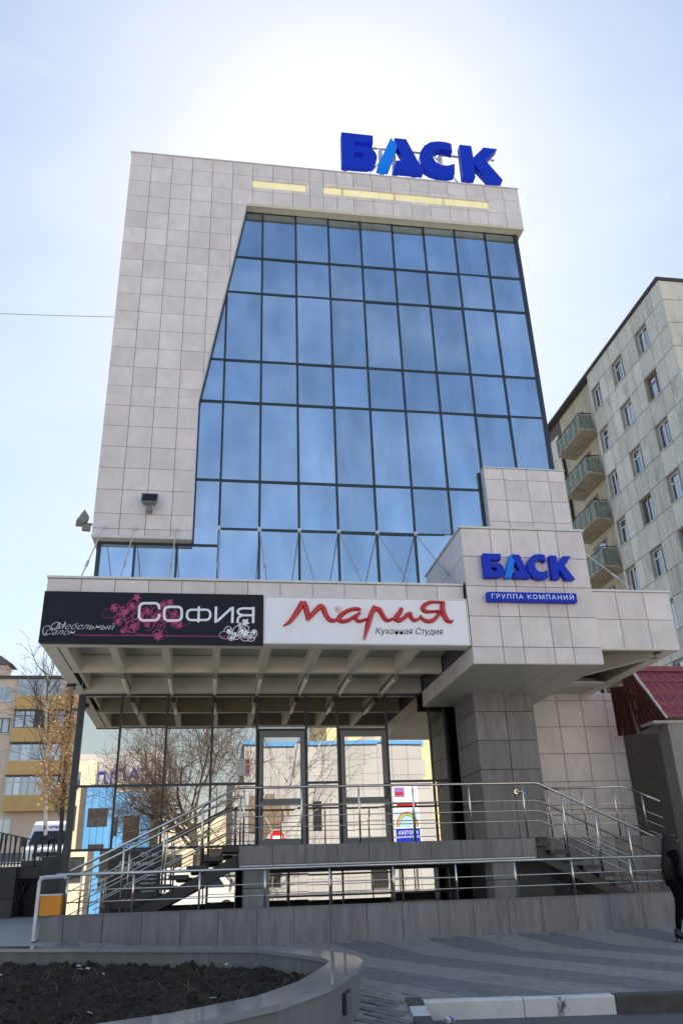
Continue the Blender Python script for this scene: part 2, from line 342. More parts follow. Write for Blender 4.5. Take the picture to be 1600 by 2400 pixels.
for i in range(-60, 130):
    for j in range(-50, 50):
        off = .5 * (i % 2)
        c = Vector((2.05, -9.0)) + dv * (i * PW) + du * ((j + off) * PLEN)
        if not (-2.2 < c.x < 12 and c.y < -4.12): continue
        lim = kerb_y(c.x) + .17 if c.x > 2.0 else max(-12.2, -10.1 - (1.84 - c.x) / .17 + .1)
        if c.y < lim or inside(c, POLY_O) or min((Vector(p) - c).length for p in PL_O) < .13: continue
        q = c.x + (c.y + 9) / 2.75
        cells.append(((c - Vector((0, -18.7))).length, c, int(math.floor((q - 2.2) / .78)) % 2))
cells.sort(key=lambda t: t[0])
a_, b_ = PW / 2 - .004, PLEN / 2 - .004
pm = {}
for k, m in ((0, PAVE_D), (1, PAVE_L)):
    mb = MB(); top = [dv * s1 * (a_ - .004) + du * s2 * (b_ - .004) for s1, s2 in ((-1, -1), (1, -1), (1, 1), (-1, 1))]; bot = [dv * s1 * a_ + du * s2 * b_ for s1, s2 in ((-1, -1), (1, -1), (1, 1), (-1, 1))]
    mb.add([(v.x, v.y, 0) for v in top] + [(v.x, v.y, -.03) for v in bot], [(0, 1, 2, 3)] + [(i, i + 4, (i + 1) % 4 + 4, (i + 1) % 4) for i in range(4)])
    pm[k] = mb.mesh('paver'); pm[k].materials.append(m)
rest = {0: MB(), 1: MB()}
for n, (d, c, k) in enumerate(cells):
    z = gh(c.x, c.y) + random.uniform(-.002, .002)
    if n < 300:
        put(bpy.data.objects.new('paver', pm[k]), pavement, (c.x, c.y, z))
    else:
        dz_ = random.uniform(-.002, .002); rest[k].add([(v.co.x + c.x, v.co.y + c.y, v.co.z + dz_ + gh(v.co.x + c.x, v.co.y + c.y)) for v in pm[k].vertices], [tuple(p.vertices) for p in pm[k].polygons])
for k, m in ((0, PAVE_D), (1, PAVE_L)): tag(rest[k].build('paving', m, pavement), kind='stuff')
# kerb stones
kerb = thing('kerb', 'low street kerb of painted concrete stones along the pavement', 'kerb', (2.05, -10.1, -.86))
kd = Vector((1, KS, 0)).normalized(); kn = Vector((-KS, 1, 0)).normalized()
cuts = [0, .93, 1.78, 2.75, 3.7, 4.7, 5.7, 6.7, 7.7, 8.7, 9.7]
for i in range(len(cuts) - 1):
    a, b = cuts[i] + .004, cuts[i + 1] - .004
    c = Vector((2.05, -10.1, 0)) + kd * (a + b) / 2 + kn * .03
    mb = MB(); L = (b - a) / 2; prof = [(-.075, -.16), (-.075, -.012), (-.058, 0), (.075, 0), (.075, -.16)]
    vs = [(c + kd * s * L + kn * p + Vector((0, 0, -.705 + q + random.uniform(-.003, .003)))) for s in (-1, 1) for p, q in prof]
    mb.add(vs, [(0, 1, 2, 3, 4), (9, 8, 7, 6, 5)] + [(k, k + 5, (k + 1) % 5 + 5, (k + 1) % 5) for k in range(5)])
    mb.build('kerb_stone', KERBW if (i < 2 or 5 <= i < 7) else KERBD, kerb)
for i in range(5):
    c = Vector((2.05, -10.1, 0)) - kd * .078 - kn * (.36 + i * .62 - .38); mb = MB(); mb.obox((c.x, c.y, -.80), kd * .072, kn * .306, (0, 0, .092)); mb.build('kerb_stone', KERBD if i % 2 == 0 else KERBW, kerb)
# ------------------------------------------------------------------ planter with soil
planter = thing('planter', 'curved granite planter with polished grey rim full of dark soil', 'planter', (-1.5, -9, -.75))
for i in range(len(PL_I) - 1):
    n = max(1, round((Vector(PL_I[i + 1]) - Vector(PL_I[i])).length / .75))
    for j in range(n):
        t0, t1 = j / n, (j + 1) / n
        i0, i1 = (Vector(PL_I[i]).lerp(Vector(PL_I[i + 1]), t) for t in (t0, t1)); o0, o1 = (Vector(PL_O[i]).lerp(Vector(PL_O[i + 1]), t) for t in (t0, t1))
        e = (i1 - i0).normalized() * .0015
        i0 += e; o0 += e; i1 -= e; o1 -= e
        poly = [tuple(v) for v in (i0, i1, o1, o0)]
        MB().prism(poly, -.35, -.39, 'xy').build('rim_slab', RIM, planter)
        def inset(p, q, f): return p.lerp(q, f)
        for nm, A, B, f, zb in (('facing_slab', o0, o1, .10, None), ('inner_slab', i0, i1, .06, -.72)):
            pa = A.lerp(i0 if nm[0] == 'f' else o0, f); pb = B.lerp(i1 if nm[0] == 'f' else o1, f)
            qa = pa.lerp(i0 if nm[0] == 'f' else o0, .12); qb = pb.lerp(i1 if nm[0] == 'f' else o1, .12)
            MB().prism([tuple(v) for v in (pa, pb, qb, qa)], -.392, -1.0 if zb is None else zb, 'xy').build(nm, PWALL, planter)
# vent grille on the outer curve
vg = Vector((.985, -11.62)); vt = (Vector((1.34, -10.75)) - Vector((.92, -12.0))).normalized(); vn = Vector((vt.y, -vt.x))
vc = (Vector((1.34, -10.75)).lerp(Vector((.92, -12.0)), .42)) - vn * .015
mb = MB(); mb.obox((vc.x, vc.y, -.545), (vt.x * .13, vt.y * .13, 0), (vn.x * .012, vn.y * .012, 0), (0, 0, .075)); gr = mb.build('vent_grille', BLACKST, planter)
mb = MB()
for k in range(6): mb.obox((vc.x + vn.x * .014, vc.y + vn.y * .014, -.60 + k * .022), (vt.x * .115, vt.y * .115, 0), (vn.x * .006, vn.y * .006, 0), (0, 0, .006))
mb.build('louvre', GREY, gr)
mb = MB(); N = 230; NJ = 380; xs = [(-4.3 + 5.6 * i / N) for i in range(N + 1)]; ys = [-14.2 + 10 * j / NJ for j in range(NJ + 1)]
idx = {}
for j, y in enumerate(ys):
    for i, x in enumerate(xs):
        v = Vector((x, y, 0)); n1 = MN.noise(v * 2.3); n2 = MN.noise(v * 6.1 + Vector((5, 1, 2))); n3 = MN.noise(v * 17)
        n4 = MN.noise(v * 34 + Vector((3, 9, 1))); r1 = 1 - abs(MN.noise(v * 4.1 + Vector((7, 2, 8)))) * 2; idx[i, j] = len(mb.v); mb.v.append((x, y, -.585 + .04 * n1 + .045 * max(0, n2) + .05 * max(0, r1) * (.5 + n1) + .07 * n3 * (.7 + n2) + .038 * n4 + random.uniform(-.007, .007)))
POLY_I = PL_I + [(-4.3, -4.3)]
for j in range(NJ):
    for i in range(N):
        c = (xs[i] + .02, ys[j] + .02)
        if inside(c, POLY_I): mb.f.append((idx[i, j], idx[i + 1, j], idx[i + 1, j + 1], idx[i, j + 1]))
def clod(mb, c, r):
    vs = [];  ph = random.uniform(0, 6)
    for a in range(3):
        el = (-.5 + a * .75); 
        for b in range(6):
            th = ph + b * math.pi / 3 + a * .5; rr = r * random.uniform(.65, 1.25); vs.append((c[0] + rr * math.cos(el) * math.cos(th), c[1] + rr * math.cos(el) * math.sin(th), c[2] + rr * .8 * math.sin(el)))
    vs.append((c[0], c[1], c[2] + r * .8)); fs = [(6 * a + b, 6 * a + (b + 1) % 6, 6 * a + 6 + (b + 1) % 6, 6 * a + 6 + b) for a in (0, 1) for b in range(6)] + [(12 + b, 12 + (b + 1) % 6, 18) for b in range(6)]
    mb.add(vs, fs)
for _ in range(5000):
    x, y = random.uniform(-4.2, 1.2), random.uniform(-14, -4.4)
    if inside((x + .06, y), POLY_I) and inside((x, y + .06), POLY_I): clod(mb, (x, y, -.560 + .04 * MN.noise(Vector((x, y, 0)) * 2.3) + random.uniform(-.01, .05)), random.choice((.008, .010, .012, .016, .022, .034)) * random.uniform(.6, 1.3))
tag(mb.build('soil', SOIL), 'dark clumpy bare soil filling the curved planter', 'soil', kind='stuff')
st_ = MB()
for _ in range(150):
    x, y = random.uniform(-4, 1.1), random.uniform(-13.8, -5)
    if inside((x + .1, y), POLY_I) and inside((x - .1, y - .1), POLY_I):
        a = random.uniform(0, 6.28); l_ = random.uniform(.05, .16); st_.tube([(x, y, -.56), (x + l_ * .5 * math.cos(a), y + l_ * .5 * math.sin(a), -.50 + random.uniform(0, .05)), (x + l_ * math.cos(a), y + l_ * math.sin(a), -.50 + random.uniform(-.03, .06))], [.003, .0025, .0015], 4, cap=False)
tag(st_.build('dry_stems', mat('dry_stem', (.22, .16, .09), .9)), 'thin dry plant stems scattered over the planter soil', 'stems', kind='stuff')
PAPER = mat('litter_paper', (.6, .6, .62), .8)
mb = MB()
for _ in range(26):
    x, y = random.uniform(-3, 1.0), random.uniform(-12.8, -6.6)
    if inside((x, y), POLY_I):
        a = random.uniform(0, 3); s = random.uniform(.008, .022); mb.obox((x, y, -.50), (s * 1.6 * math.cos(a), s * 1.6 * math.sin(a), random.uniform(-.006, .006)), (-s * math.sin(a), s * math.cos(a), .004), (0, 0, .003))
tag(mb.build('paper_scraps', PAPER), 'tiny white paper scraps scattered on the planter soil', 'litter', kind='stuff')
# cigarette packet by the kerb
cp = thing('cigarette_packet', 'small crumpled white and blue cigarette packet by the white kerb', 'packet', (2.2, -10.34, -.86))
MB().obox((2.23, -10.32, -.838), (.036, .01, .004), (-.008, .028, .008), (0, -.006, .018)).build('box', PAPER, cp)
MB().obox((2.243, -10.318, -.837), (.010, .003, .001), (-.0086, .0295, .0086), (0, -.0062, .0188)).build('blue_band', mat('packet_blue', (.05, .12, .45), .5), cp)

# ------------------------------------------------------------------ office building
OB = thing('office_building', 'grey tiled office tower with blue glass front and entrance canopy', 'building', (3, 6, -.5))
T = .607
FX0, FX1, ROOF, GTOP, SOFZ = -3.0, 9.22, 20.69, 19.05, 8.04
# body (core behind the skins)
core = MB(); core.box(-2.80, 9.02, .20, 13.5, -.6, 19.3); core.build('core_wall', mat('core', (.03, .035, .04), .8), OB)
sw = MB(); sw.box(-2.98, -2.82, .0, 13.6, 8.06, 20.6); sw.build('side_wall', TILE, OB)
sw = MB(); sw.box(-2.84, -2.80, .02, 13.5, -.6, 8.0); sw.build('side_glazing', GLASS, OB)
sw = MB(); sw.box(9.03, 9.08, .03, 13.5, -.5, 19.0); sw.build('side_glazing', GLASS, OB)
sw = MB(); sw.box(-2.8, 9.0, 13.5, 13.7, -.6, 20.6); sw.build('rear_wall', TILE, OB)
sw = MB(); sw.box(9.06, 9.20, 0.0, 13.6, 19.02, 20.6); sw.build('side_wall', TILE, OB)
# backing slab of the tiled frame and header (open slots behind the yellow strips)
DX0, DZ0, DX1, DZ1 = -.64, 12.04, .505, 19.0       # slanted edge of the glazing
bk = MB(); yb0, yb1 = -.27, -.02
bk.prism([(-2.985, SOFZ + .01), (-.67, SOFZ + .01), (-.67, DZ0), (DX1 - .01, 19.02), (DX1 - .01, 19.70), (.62, 19.70), (.62, 20.68), (-2.985, 20.68)], yb0, yb1)
STR = [(.66, 2.31), (2.84, 8.17)]; SZ0, SZ1 = 19.72, 20.03
bk.box(DX1 - .008, 9.20, yb0, yb1, 19.02, 19.45); yb1 = -.236; bk.box(DX1 - .008, 9.20, yb0, yb1, 19.452, SZ0); bk.box(.622, 9.20, yb0, yb1, SZ1, 20.68)
bk.box(.622, STR[0][0], yb0, yb1, SZ0 + .001, SZ1 - .001); bk.box(STR[0][1], STR[1][0], yb0, yb1, SZ0 + .001, SZ1 - .001); bk.box(STR[1][1], 9.20, yb0, yb1, SZ0 + .001, SZ1 - .001)
bk.build('frame_backing', JOINT, OB)
for a, b in STR:
    n = round((b - a) / T)
    for i in range(n):
        rect('light_strip', (b - a) / n - .006, SZ1 - SZ0, .02, 'y', STRIP, OB, (lerp(a, b, (i + .5) / n), -.262, (SZ0 + SZ1) / 2))
# tiles
XJ = [-2.997, -2.37, -1.763, -1.156, -.547, .06, .668, 1.277, 1.887, 2.42, 2.834, 3.268, 3.785, 4.39, 5.005, 5.618, 6.232, 6.845, 7.455, 8.078, 8.688, 9.222]
ZJ = [ROOF] + [20.183 - .6045 * i for i in range(0, 20)]
ZL = sorted([z for z in ZJ if z > 8.3] + [8.04, 8.62, 8.26])
ZL = sorted(set(round(z, 3) for z in [ROOF] + [20.183 - .6043 * i for i in range(19)] + [8.66, 8.26, 8.04]))
ZL = [z for i, z in enumerate(ZL) if i == 0 or z - ZL[i - 1] > .15]
# slanted cut: keep points to the left of the glazing edge
nx_, nz_ = -(DZ1 - DZ0), (DX1 - DX0)
slant = (nx_, nz_, nx_ * DX0 + nz_ * DZ0)
zlow = [z for z in ZL if z <= 12.4]
zmid = [z for z in ZL if z > 12.4]
tiles(OB, XJ[:7], [z for z in ZL if z <= 19.03] , -.30, cut=[(-1, 0, .64), (0, -1, -19.0)] if False else [slant, (0, -1, -19.0)] if False else None) if False else None
for j in range(len(ZL) - 1):
    z0, z1 = ZL[j], ZL[j + 1]
    for i in range(len(XJ) - 1):
        x0, x1 = XJ[i] + .0055, XJ[i + 1] - .0055; za, zb = z0 + .0055, z1 - .0055
        polys = [[(x0, za), (x1, za), (x1, zb), (x0, zb)]]
        if za < 19.0:
            p = polys[0]
            lo = clip(p, 0, -1, -DZ0)           # part under the kink
            hi = clip(p, 0, 1, DZ0) if len(p) > 2 else []
            lo = clip(lo, -1, 0, -DX0) if len(lo) > 2 else []
            mid = clip(hi, 0, -1, -19.0) if len(hi) > 2 else []
            mid = clip(mid, *slant) if len(mid) > 2 else []
            top = clip(p, 0, 1, 19.0) if zb > 19.0 else []
            if len(lo) > 2 and len(mid) > 2:
                polys = [lo + []] ; polys = [lo, mid]
                # merge: the kink sits inside the tile
                polys = [[q for q in lo if q[1] < DZ0 - 1e-4] , mid]
                b = [q for q in lo]; polys = [b, mid]
            else: polys = [q for q in (lo, mid) if len(q) > 2]
            if len(top) > 2: polys.append(top)
            if za < 19.0 < zb and x1 <= DX1 - .05: polys = [p]
        # strips cut tiles above and under
        out = []
        for p in polys:
            cutp = [p]
            for a, b in STR:
                nxt = []
                for q in cutp:
                    qx0, qx1 = min(v[0] for v in q), max(v[0] for v in q); qz0, qz1 = min(v[1] for v in q), max(v[1] for v in q)
                    if qx1 > a + .02 and qx0 < b - .02 and qz1 > SZ0 and qz0 < SZ1:
                        for c in ((0, 1, SZ1), (0, -1, -SZ0)):
                            w = clip(q, *c)
                            if len(w) > 2: nxt.append(w)
                        mid_ = clip(clip(q, 0, 1, SZ0), 0, -1, -SZ1) if len(clip(q, 0, 1, SZ0)) > 2 else []
                        if len(mid_) > 2:
                            for c in ((-1, 0, -a), (1, 0, b)):
                                w = clip(mid_, *c)
                                if len(w) > 2 and area(w) > .003: nxt.append(w)
                    else: nxt.append(q)
                cutp = nxt
            out += cutp
        for q in out:
            if area(q) < .003: continue
            if len(q) == 4 and abs(area(q) - (x1 - x0) * (zb - za)) < 1e-5: rect('tile', x1 - x0, zb - za, .03, 'y', TILE, OB, ((x0 + x1) / 2, -.285, (za + zb) / 2))
            else: MB().prism(q, -.30, -.27).build('tile', TILE, OB)
# trims: parapet cap, soffits and reveal strips
MB().box(-3.02, 9.24, -.33, .02, ROOF, ROOF + .03).build('parapet_cap', TRIM, OB)
SOFP = mat('header_soffit', (.56, .50, .36), .5, var=.08)
sp = MB()
for a, b in zip(XJ[5:-1], XJ[6:]): sp.box(max(a, .52) + .003, b - .003, -.295, .0, 18.985, 18.998)
sp.build('header_soffit', SOFP, OB)
MB().box(.505, 9.21, -.315, -.302, 18.95, 19.06).build('drip_edge', mat('drip_trim', (.58, .53, .42), .45), OB)
MB().box(9.03, 9.21, .001, 13.5, 18.985, 18.998).build('header_soffit', SOFP, OB)
MB().box(-2.985, -.66, -.295, 0.1, SOFZ - .012, SOFZ).build('wall_soffit', SOFP, OB)
MB().box(-2.985, -2.82, .1, 13.5, SOFZ - .012, SOFZ).build('wall_soffit', SOFP, OB)
MB().box(-3.0, -.645, -.315, -.302, SOFZ - .02, SOFZ + .05).build('drip_edge', TRIM, OB)
rv = MB(); rv.bar((-.648, -.15, SOFZ), (-.648, -.15, DZ0), .32, .02, (1, 0, 0)); rv.bar((-.648, -.15, DZ0), (DX1 - .005, -.15, 19.0), .32, .02, (1, 0, 0)); rv.build('glazing_reveal', TRIM, OB)
# tower panes and mullions
rows = [19.06, 17.209, 15.901, 13.537, 12.183, 9.815, 8.462, 5.2]
cols = [-1, 0, 1, 2, 3, 4, 5, 6, 7, 8, 9.02]
gi = -(-(DZ1 - DZ0))
for j in range(7):
    for i in range(10):
        x0, x1, z1, z0 = cols[i], cols[i + 1], rows[j], rows[j + 1]
        if i == 0 and j == 6: continue
        p = [(x0, z0), (x1, z0), (x1, z1), (x0, z1)]
        if i < 2 and z1 > 8.1:
            if i == 0 and z0 < 8.04: p = [(a, max(b, 8.02)) for a, b in p]
            p = clip(p, 1, 0, -.66)
            if len(p) > 2: p = clip(p, -nx_, -nz_, -(nx_ * (DX0 - .02) + nz_ * DZ0))
        if len(p) < 3 or area(p) < .01: continue
        ta, tb = random.gauss(0, .007), random.gauss(0, .006); xc, zc = (x0 + x1) / 2, (z0 + z1) / 2
        P3 = [(a, ta * (a - xc) + tb * (b - zc), b) for a, b in p]
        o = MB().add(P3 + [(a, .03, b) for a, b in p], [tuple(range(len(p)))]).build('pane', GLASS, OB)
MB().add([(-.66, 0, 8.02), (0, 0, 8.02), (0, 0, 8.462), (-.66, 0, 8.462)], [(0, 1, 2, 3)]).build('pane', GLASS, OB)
# pane between the lower strip (left of X=0)
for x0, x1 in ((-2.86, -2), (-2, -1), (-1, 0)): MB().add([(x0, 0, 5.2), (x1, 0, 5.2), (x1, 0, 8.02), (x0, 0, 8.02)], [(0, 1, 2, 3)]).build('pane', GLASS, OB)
MW = .058
def mull(x, z0, z1, w=MW, y=-.03): MB().box(x - w / 2, x + w / 2, y, .05, z0, z1).build('mullion', FRAME, OB)
def trans(x0, x1, z, h=.06, y=-.025): MB().box(x0, x1, y, .05, z - h / 2, z + h / 2).build('transom', FRAME, OB)
for x in range(1, 9): mull(x, 5.2, 19.03)
mull(0, 5.2, 15.95)
for x in (-2, -1): mull(x, 5.2, 8.0)
mull(-2.84, 4.3, 8.03, .10); mull(9.03, 4.4, 19.0, .13)
for z in rows[1:7]:
    if z > 12.04: xa = DX0 + (z - DZ0) / (DZ1 - DZ0) * (DX1 - DX0)
    else: xa = -.64
    trans(xa if z > 8.5 else 0.0, 9.02, z)
trans(.5, 9.02, 19.02, .07); trans(-2.85, 0, 8.0, .06)
ed = MB(); ed.bar((-.63, -.012, 8.0), (-.63, -.012, DZ0), .07, .06, (1, 0, 0)); ed.bar((-.63, -.012, DZ0), (DX1 + .01, -.012, 19.02), .07, .06, (1, 0, 0)); ed.build('edge_mullion', FRAME, OB)
# raised tiled block right of the glass
ub = thing  # (keep helper name free)
MB().box(6.98, 9.19, -.27, -.04, 4.4, 10.33).build('block_backing', JOINT, OB)
tiles(OB, [6.96, 7.48, 8.123, 8.732, 9.205], [5.2, 5.75, 6.36, 6.97, 7.58, 8.17, 8.78, 9.4, 10.007, 10.34], -.30)
MB().box(6.945, 6.965, -.30, .0, 4.4, 10.35).build('block_side', TRIM, OB)
MB().box(6.93, 9.23, -.33, .0, 10.342, 10.37).build('block_cap', TRIM, OB)
MB().box(6.86, 6.944, -.03, .04, 4.4, 10.33).build('mullion', FRAME, OB)

# canopy (left part, entrance portal, right wing)
CY, CT, CB = -4.15, 5.60, 4.34
CP = MB(); CP.box(-3.03, 4.79, CY + .03, CY + .16, CB + .03, CT - .02); CP.box(-3.03, -2.90, CY + .16, 0.0, CB + .03, CT - .02); CP.box(-2.9, 4.79, CY + .16, -.06, CB + .34, CB + .50)
canopy = CP.build('canopy', SOFF, OB)
tiles(canopy, [-3.04, -2.452, -1.853, -1.25, -.645, -.03, .577, 1.19, 1.807, 2.423, 3.03, 3.64, 4.25, 4.79], [4.36, 4.93, 5.30, 5.575], CY)
MB().box(-3.07, 4.79, CY - .03, CY + .18, CT - .02, CT + .02).build('parapet_cap', TRIM, canopy); MB().box(-3.07, -2.88, CY + .18, -.02, CT - .02, CT + .02).build('parapet_cap', TRIM, canopy)
tiles(canopy, fr(CY + .02, -.05, T), [4.36, 4.97, 5.575], -3.06, axis='x', sgn=1)
b = MB(); b.box(-3.04, 4.79, CY, CY + .20, CB, CB + .028); b.build('edge_beam', BEAM, canopy)
MB().box(-3.04, -2.80, CY + .201, -.02, CB + .003, CB + .029).build('edge_beam', BEAM, canopy)
MB().box(-2.80, 4.79, -2.16, -2.02, CB + .001, CB + .33).build('cross_beam', BEAM, canopy); MB().box(-2.80, 4.79, -.30, -.06, CB + .001, CB + .33).build('cross_beam', BEAM, canopy)
BX = [-2.70, -1.83, -.90, .03, .97, 1.93, 2.84, 3.82]
for x in BX:
    MB().box(x - .07, x + .07, CY + .201, -2.161, CB + .004, CB + .33).build('beam', BEAM, canopy)
    MB().box(x - .03, x + .03, -2.019, -.301, CB + .06, CB + .33).build('beam', BEAM, canopy)
# suspension rods from the glass wall to the canopy edge
RODM = mat('rod_paint', (.55, .55, .57), .35, .4)
def rod(a, b, parent):
    a, b = Vector(a), Vector(b); mb = MB(); mb.tube([a, b], .014, 6); mb.tube([a.lerp(b, .70), a.lerp(b, .72), a.lerp(b, .79), a.lerp(b, .81)], [.014, .03, .03, .014], 8)
    r = mb.build('suspension_rod', RODM, parent); MB().tube([a + Vector((0, .06, 0)), a + Vector((0, -.035, 0))], .05, 10).build('anchor', STEEL, r); return r
for x0, x1 in ((-2.73, -2.5), (-2.0, -1.79), (-1.02, -.90)): rod((x0, -.33, 8.27), (x1, CY + .08, CT), canopy)
for x0, x1 in ((0, .015), (1, .94), (2, 1.87), (3, 2.81), (4, 3.75), (5, 4.66)): rod((x0, -.06, 8.46), (x1, CY + .08, CT), canopy)
rod((9.1, -.33, 8.2), (8.42, CY + .08, CT), canopy)
# portal box
PX0, PX1, PY, PB, PT = 4.80, 7.40, -4.30, 4.0, 6.79
po = MB(); po.box(PX0 + .03, PX1 - .03, PY + .03, -1.45, PB + .02, PT - .02); po.box(PX0 + .03, PX1 - .03, -1.45, -.28, PB + .02, CT); portal = po.build('portal', JOINT, OB)
tiles(portal, [4.80, 5.41, 5.82, 6.425, 6.815, 7.40], [4.0, 4.32, 4.925, 5.54, 6.16, 6.765], PY)
tiles(portal, fr(PY + .03, -1.45, T), [5.62, 6.16, 6.765], PX0, axis='x'); tiles(portal, fr(PY + .03, -.3, T), [4.0, 4.34], PX0, axis='x')
tiles(portal, fr(PY + .03, -1.45, T), [4.0, 4.32, 4.925, 5.54, 6.16, 6.765], PX1, axis='x', sgn=-1)
MB().box(PX0 - .03, PX1 + .03, PY - .03, -1.43, PT - .024, PT + .015).build('parapet_cap', TRIM, portal)
for i, (a, b) in enumerate(zip([4.80, 5.41, 5.82, 6.425, 6.815], [5.41, 5.82, 6.425, 6.815, 7.40])):
    MB().box(a + .004, b - .004, PY + .005, -.30, PB - .012, PB + .015).build('soffit_panel', mat('portal_soffit', (.46, .43, .37), .45, var=.06) if i == 0 else MATS['portal_soffit'], portal)
# right wing
wg = MB(); wg.box(7.40, 9.10, CY + .03, CY + .15, CB + .03, CT - .05); wg.box(8.98, 9.10, CY + .15, 0, CB + .03, CT - .05); wg.box(7.40, 8.98, CY + .15, -.05, CB + .36, CB + .5); wing = wg.build('wing_canopy', SOFF, OB)
tiles(wing, [7.405, 7.96, 8.555, 9.13], [4.345, 4.945, 5.525], CY); tiles(wing, fr(CY + .03, -.3, T), [4.345, 4.945, 5.525], 9.13, axis='x', sgn=-1)
MB().box(7.40, 9.16, CY - .03, 0, CT - .075, CT - .035).build('parapet_cap', TRIM, wing)
MB().box(7.40, 9.12, CY + .005, CY + .12, CB - .01, CB + .02).build('edge_beam', BEAM, wing); MB().box(8.86, 9.12, CY + .12, -.02, CB - .01, CB + .02).build('edge_beam', BEAM, wing)
MB().bar((7.42, -.9, CB + .12), (8.9, -3.6, CB + .12), .16, .26).build('beam', BEAM, wing)
MB().box(7.40, 8.86, -1.30, -.9, CB - .02, CB + .03).build('light_panel', TRIM, wing); MB().box(7.40, 8.86, -.9, -.05, CB, CB + .2).build('soffit_panel', SOFF, wing)
# lower (entrance) glazing
lx = [-2.86, -2, -1, 0, 1.0, 2.11, 2.835, 3.975, 5.0, 5.36]
def lpane(x0, x1, z0, z1, m=LGLASS):
    e = random.uniform(-.0025, .0025); f = random.uniform(-.0025, .0025)
    MB().add([(x0, e + f, z0), (x1, -e + f, z0), (x1, -e - f, z1), (x0, e - f, z1)], [(0, 1, 2, 3)]).build('pane', m, OB)
for i in range(9):
    x0, x1 = lx[i], lx[i + 1]
    zz = [4.345, 2.39, 1.128, -.3] if i < 4 else ([4.345, 3.52] if i in (4, 6) else [4.345, 2.385, 1.05])
    for a, b in zip(zz, zz[1:]): lpane(x0, x1, b, a)
    if i >= 4: lpane(x0, x1, -.1, .60)
lpane(5.36, 7.2, 1.02, 4.3, DGLASS); lpane(5.36, 9.6, -.5, 1.0, DGLASS)
for x in lx: mull(x, -.3 if x < 1.5 else 1.02, 4.345, .05 if x > -2.8 else .0001)
MB().box(-2.94, -2.80, -.05, .10, -.4, 4.33).build('corner_post', FRAME, OB)
trans(-2.86, 5.36, 4.345, .07)
for x0, x1 in ((-2.86, 1.0), (2.11, 2.835), (3.975, 5.36)): trans(x0, x1, 2.388, .05)
trans(-2.86, 1.0, 1.128, .05); trans(1.0, 2.11, 3.545, .05); trans(2.835, 3.975, 3.545, .05)
for x0, x1 in ((2.11, 2.835), (3.975, 5.36)): trans(x0, x1, 1.92, .04)
for x in (1.7, 2.6, 2.85, 3.9, 4.15, 5.2): mull(x, -.1, .62, .035)
trans(1.0, 7.0, .60, .05); trans(1.0, 7.0, .12, .04)
MB().box(-2.8, 7, -.012, -.002, -.5, -.1).build('base_panel', BLACKST, OB)
# doors
def door(x0, x1, hx):
    f = MB(); z0, z1 = 1.03, 3.51
    f.box(x0, x0 + .10, -.06, .03, z0, z1); f.box(x1 - .10, x1, -.06, .03, z0, z1); f.box(x0 + .10, x1 - .10, -.06, .03, z1 - .13, z1); f.box(x0 + .10, x1 - .10, -.06, .03, z0, z0 + .2); f.box(x0 + .10, x1 - .10, -.055, .03, 1.94, 2.06)
    d = f.build('door', DOORF, OB)
    e = random.uniform(-.004, .004)
    MB().add([(x0 + .1, -.02 + e, 2.06), (x1 - .1, -.02 - e, 2.06), (x1 - .1, -.02, z1 - .13), (x0 + .1, -.02, z1 - .13)], [(0, 1, 2, 3)]).build('pane', LGLASS, d)
    MB().add([(x0 + .1, -.02, z0 + .2), (x1 - .1, -.02, z0 + .2), (x1 - .1, -.02 + e, 1.94), (x0 + .1, -.02 - e, 1.94)], [(0, 1, 2, 3)]).build('pane', LGLASS, d)
    MB().tube([(hx, -.06, 2.02), (hx, -.13, 2.04), (hx + .03, -.14, 2.16), (hx, -.13, 2.32), (hx, -.06, 2.34)], .016, 8).build('handle', BLACKST, d)
    MB().obox((hx, -.07, 1.80), (.02, 0, 0), (0, .015, 0), (0, 0, .06)).build('lock', BLACKST, d)
door(1.05, 2.07, 1.11); door(2.88, 3.94, 3.88)
# stone column under the portal and tiled wall right of it
MB().box(5.58, 6.83, -1.76, -.32, -.5, 4.0).build('column', JOINT, OB); colm = OB.children[-1] if False else None
column = [o for o in OB.children if o.name.startswith('column')][0]
tiles(column, [5.54, 6.225, 6.87], [1.05, 1.772, 2.39, 2.985, 3.587, 4.0], -1.80, m=GREY, name='stone_slab', t=.04)
tiles(column, fr(-1.8, -.32, .74), [1.05, 1.772, 2.39, 2.985, 3.587, 4.0], 5.54, m=GREY, name='stone_slab', t=.04, axis='x')
tiles(column, fr(-1.8, -.32, .74), [1.05, 1.772, 2.39, 2.985, 3.587, 4.0], 6.87, m=GREY, name='stone_slab', t=.04, axis='x', sgn=-1)
MB().box(6.88, 9.72, -.02, .1, -.6, 4.36).build('tiled_wall', JOINT, OB)
tw = [o for o in OB.children if o.name.startswith('tiled_wall')][0]
tiles(tw, [6.90, 7.56, 8.175, 8.79, 9.41, 9.74], [1.08, 1.70, 2.315, 2.94, 3.56, 4.18, 4.37], -.05)

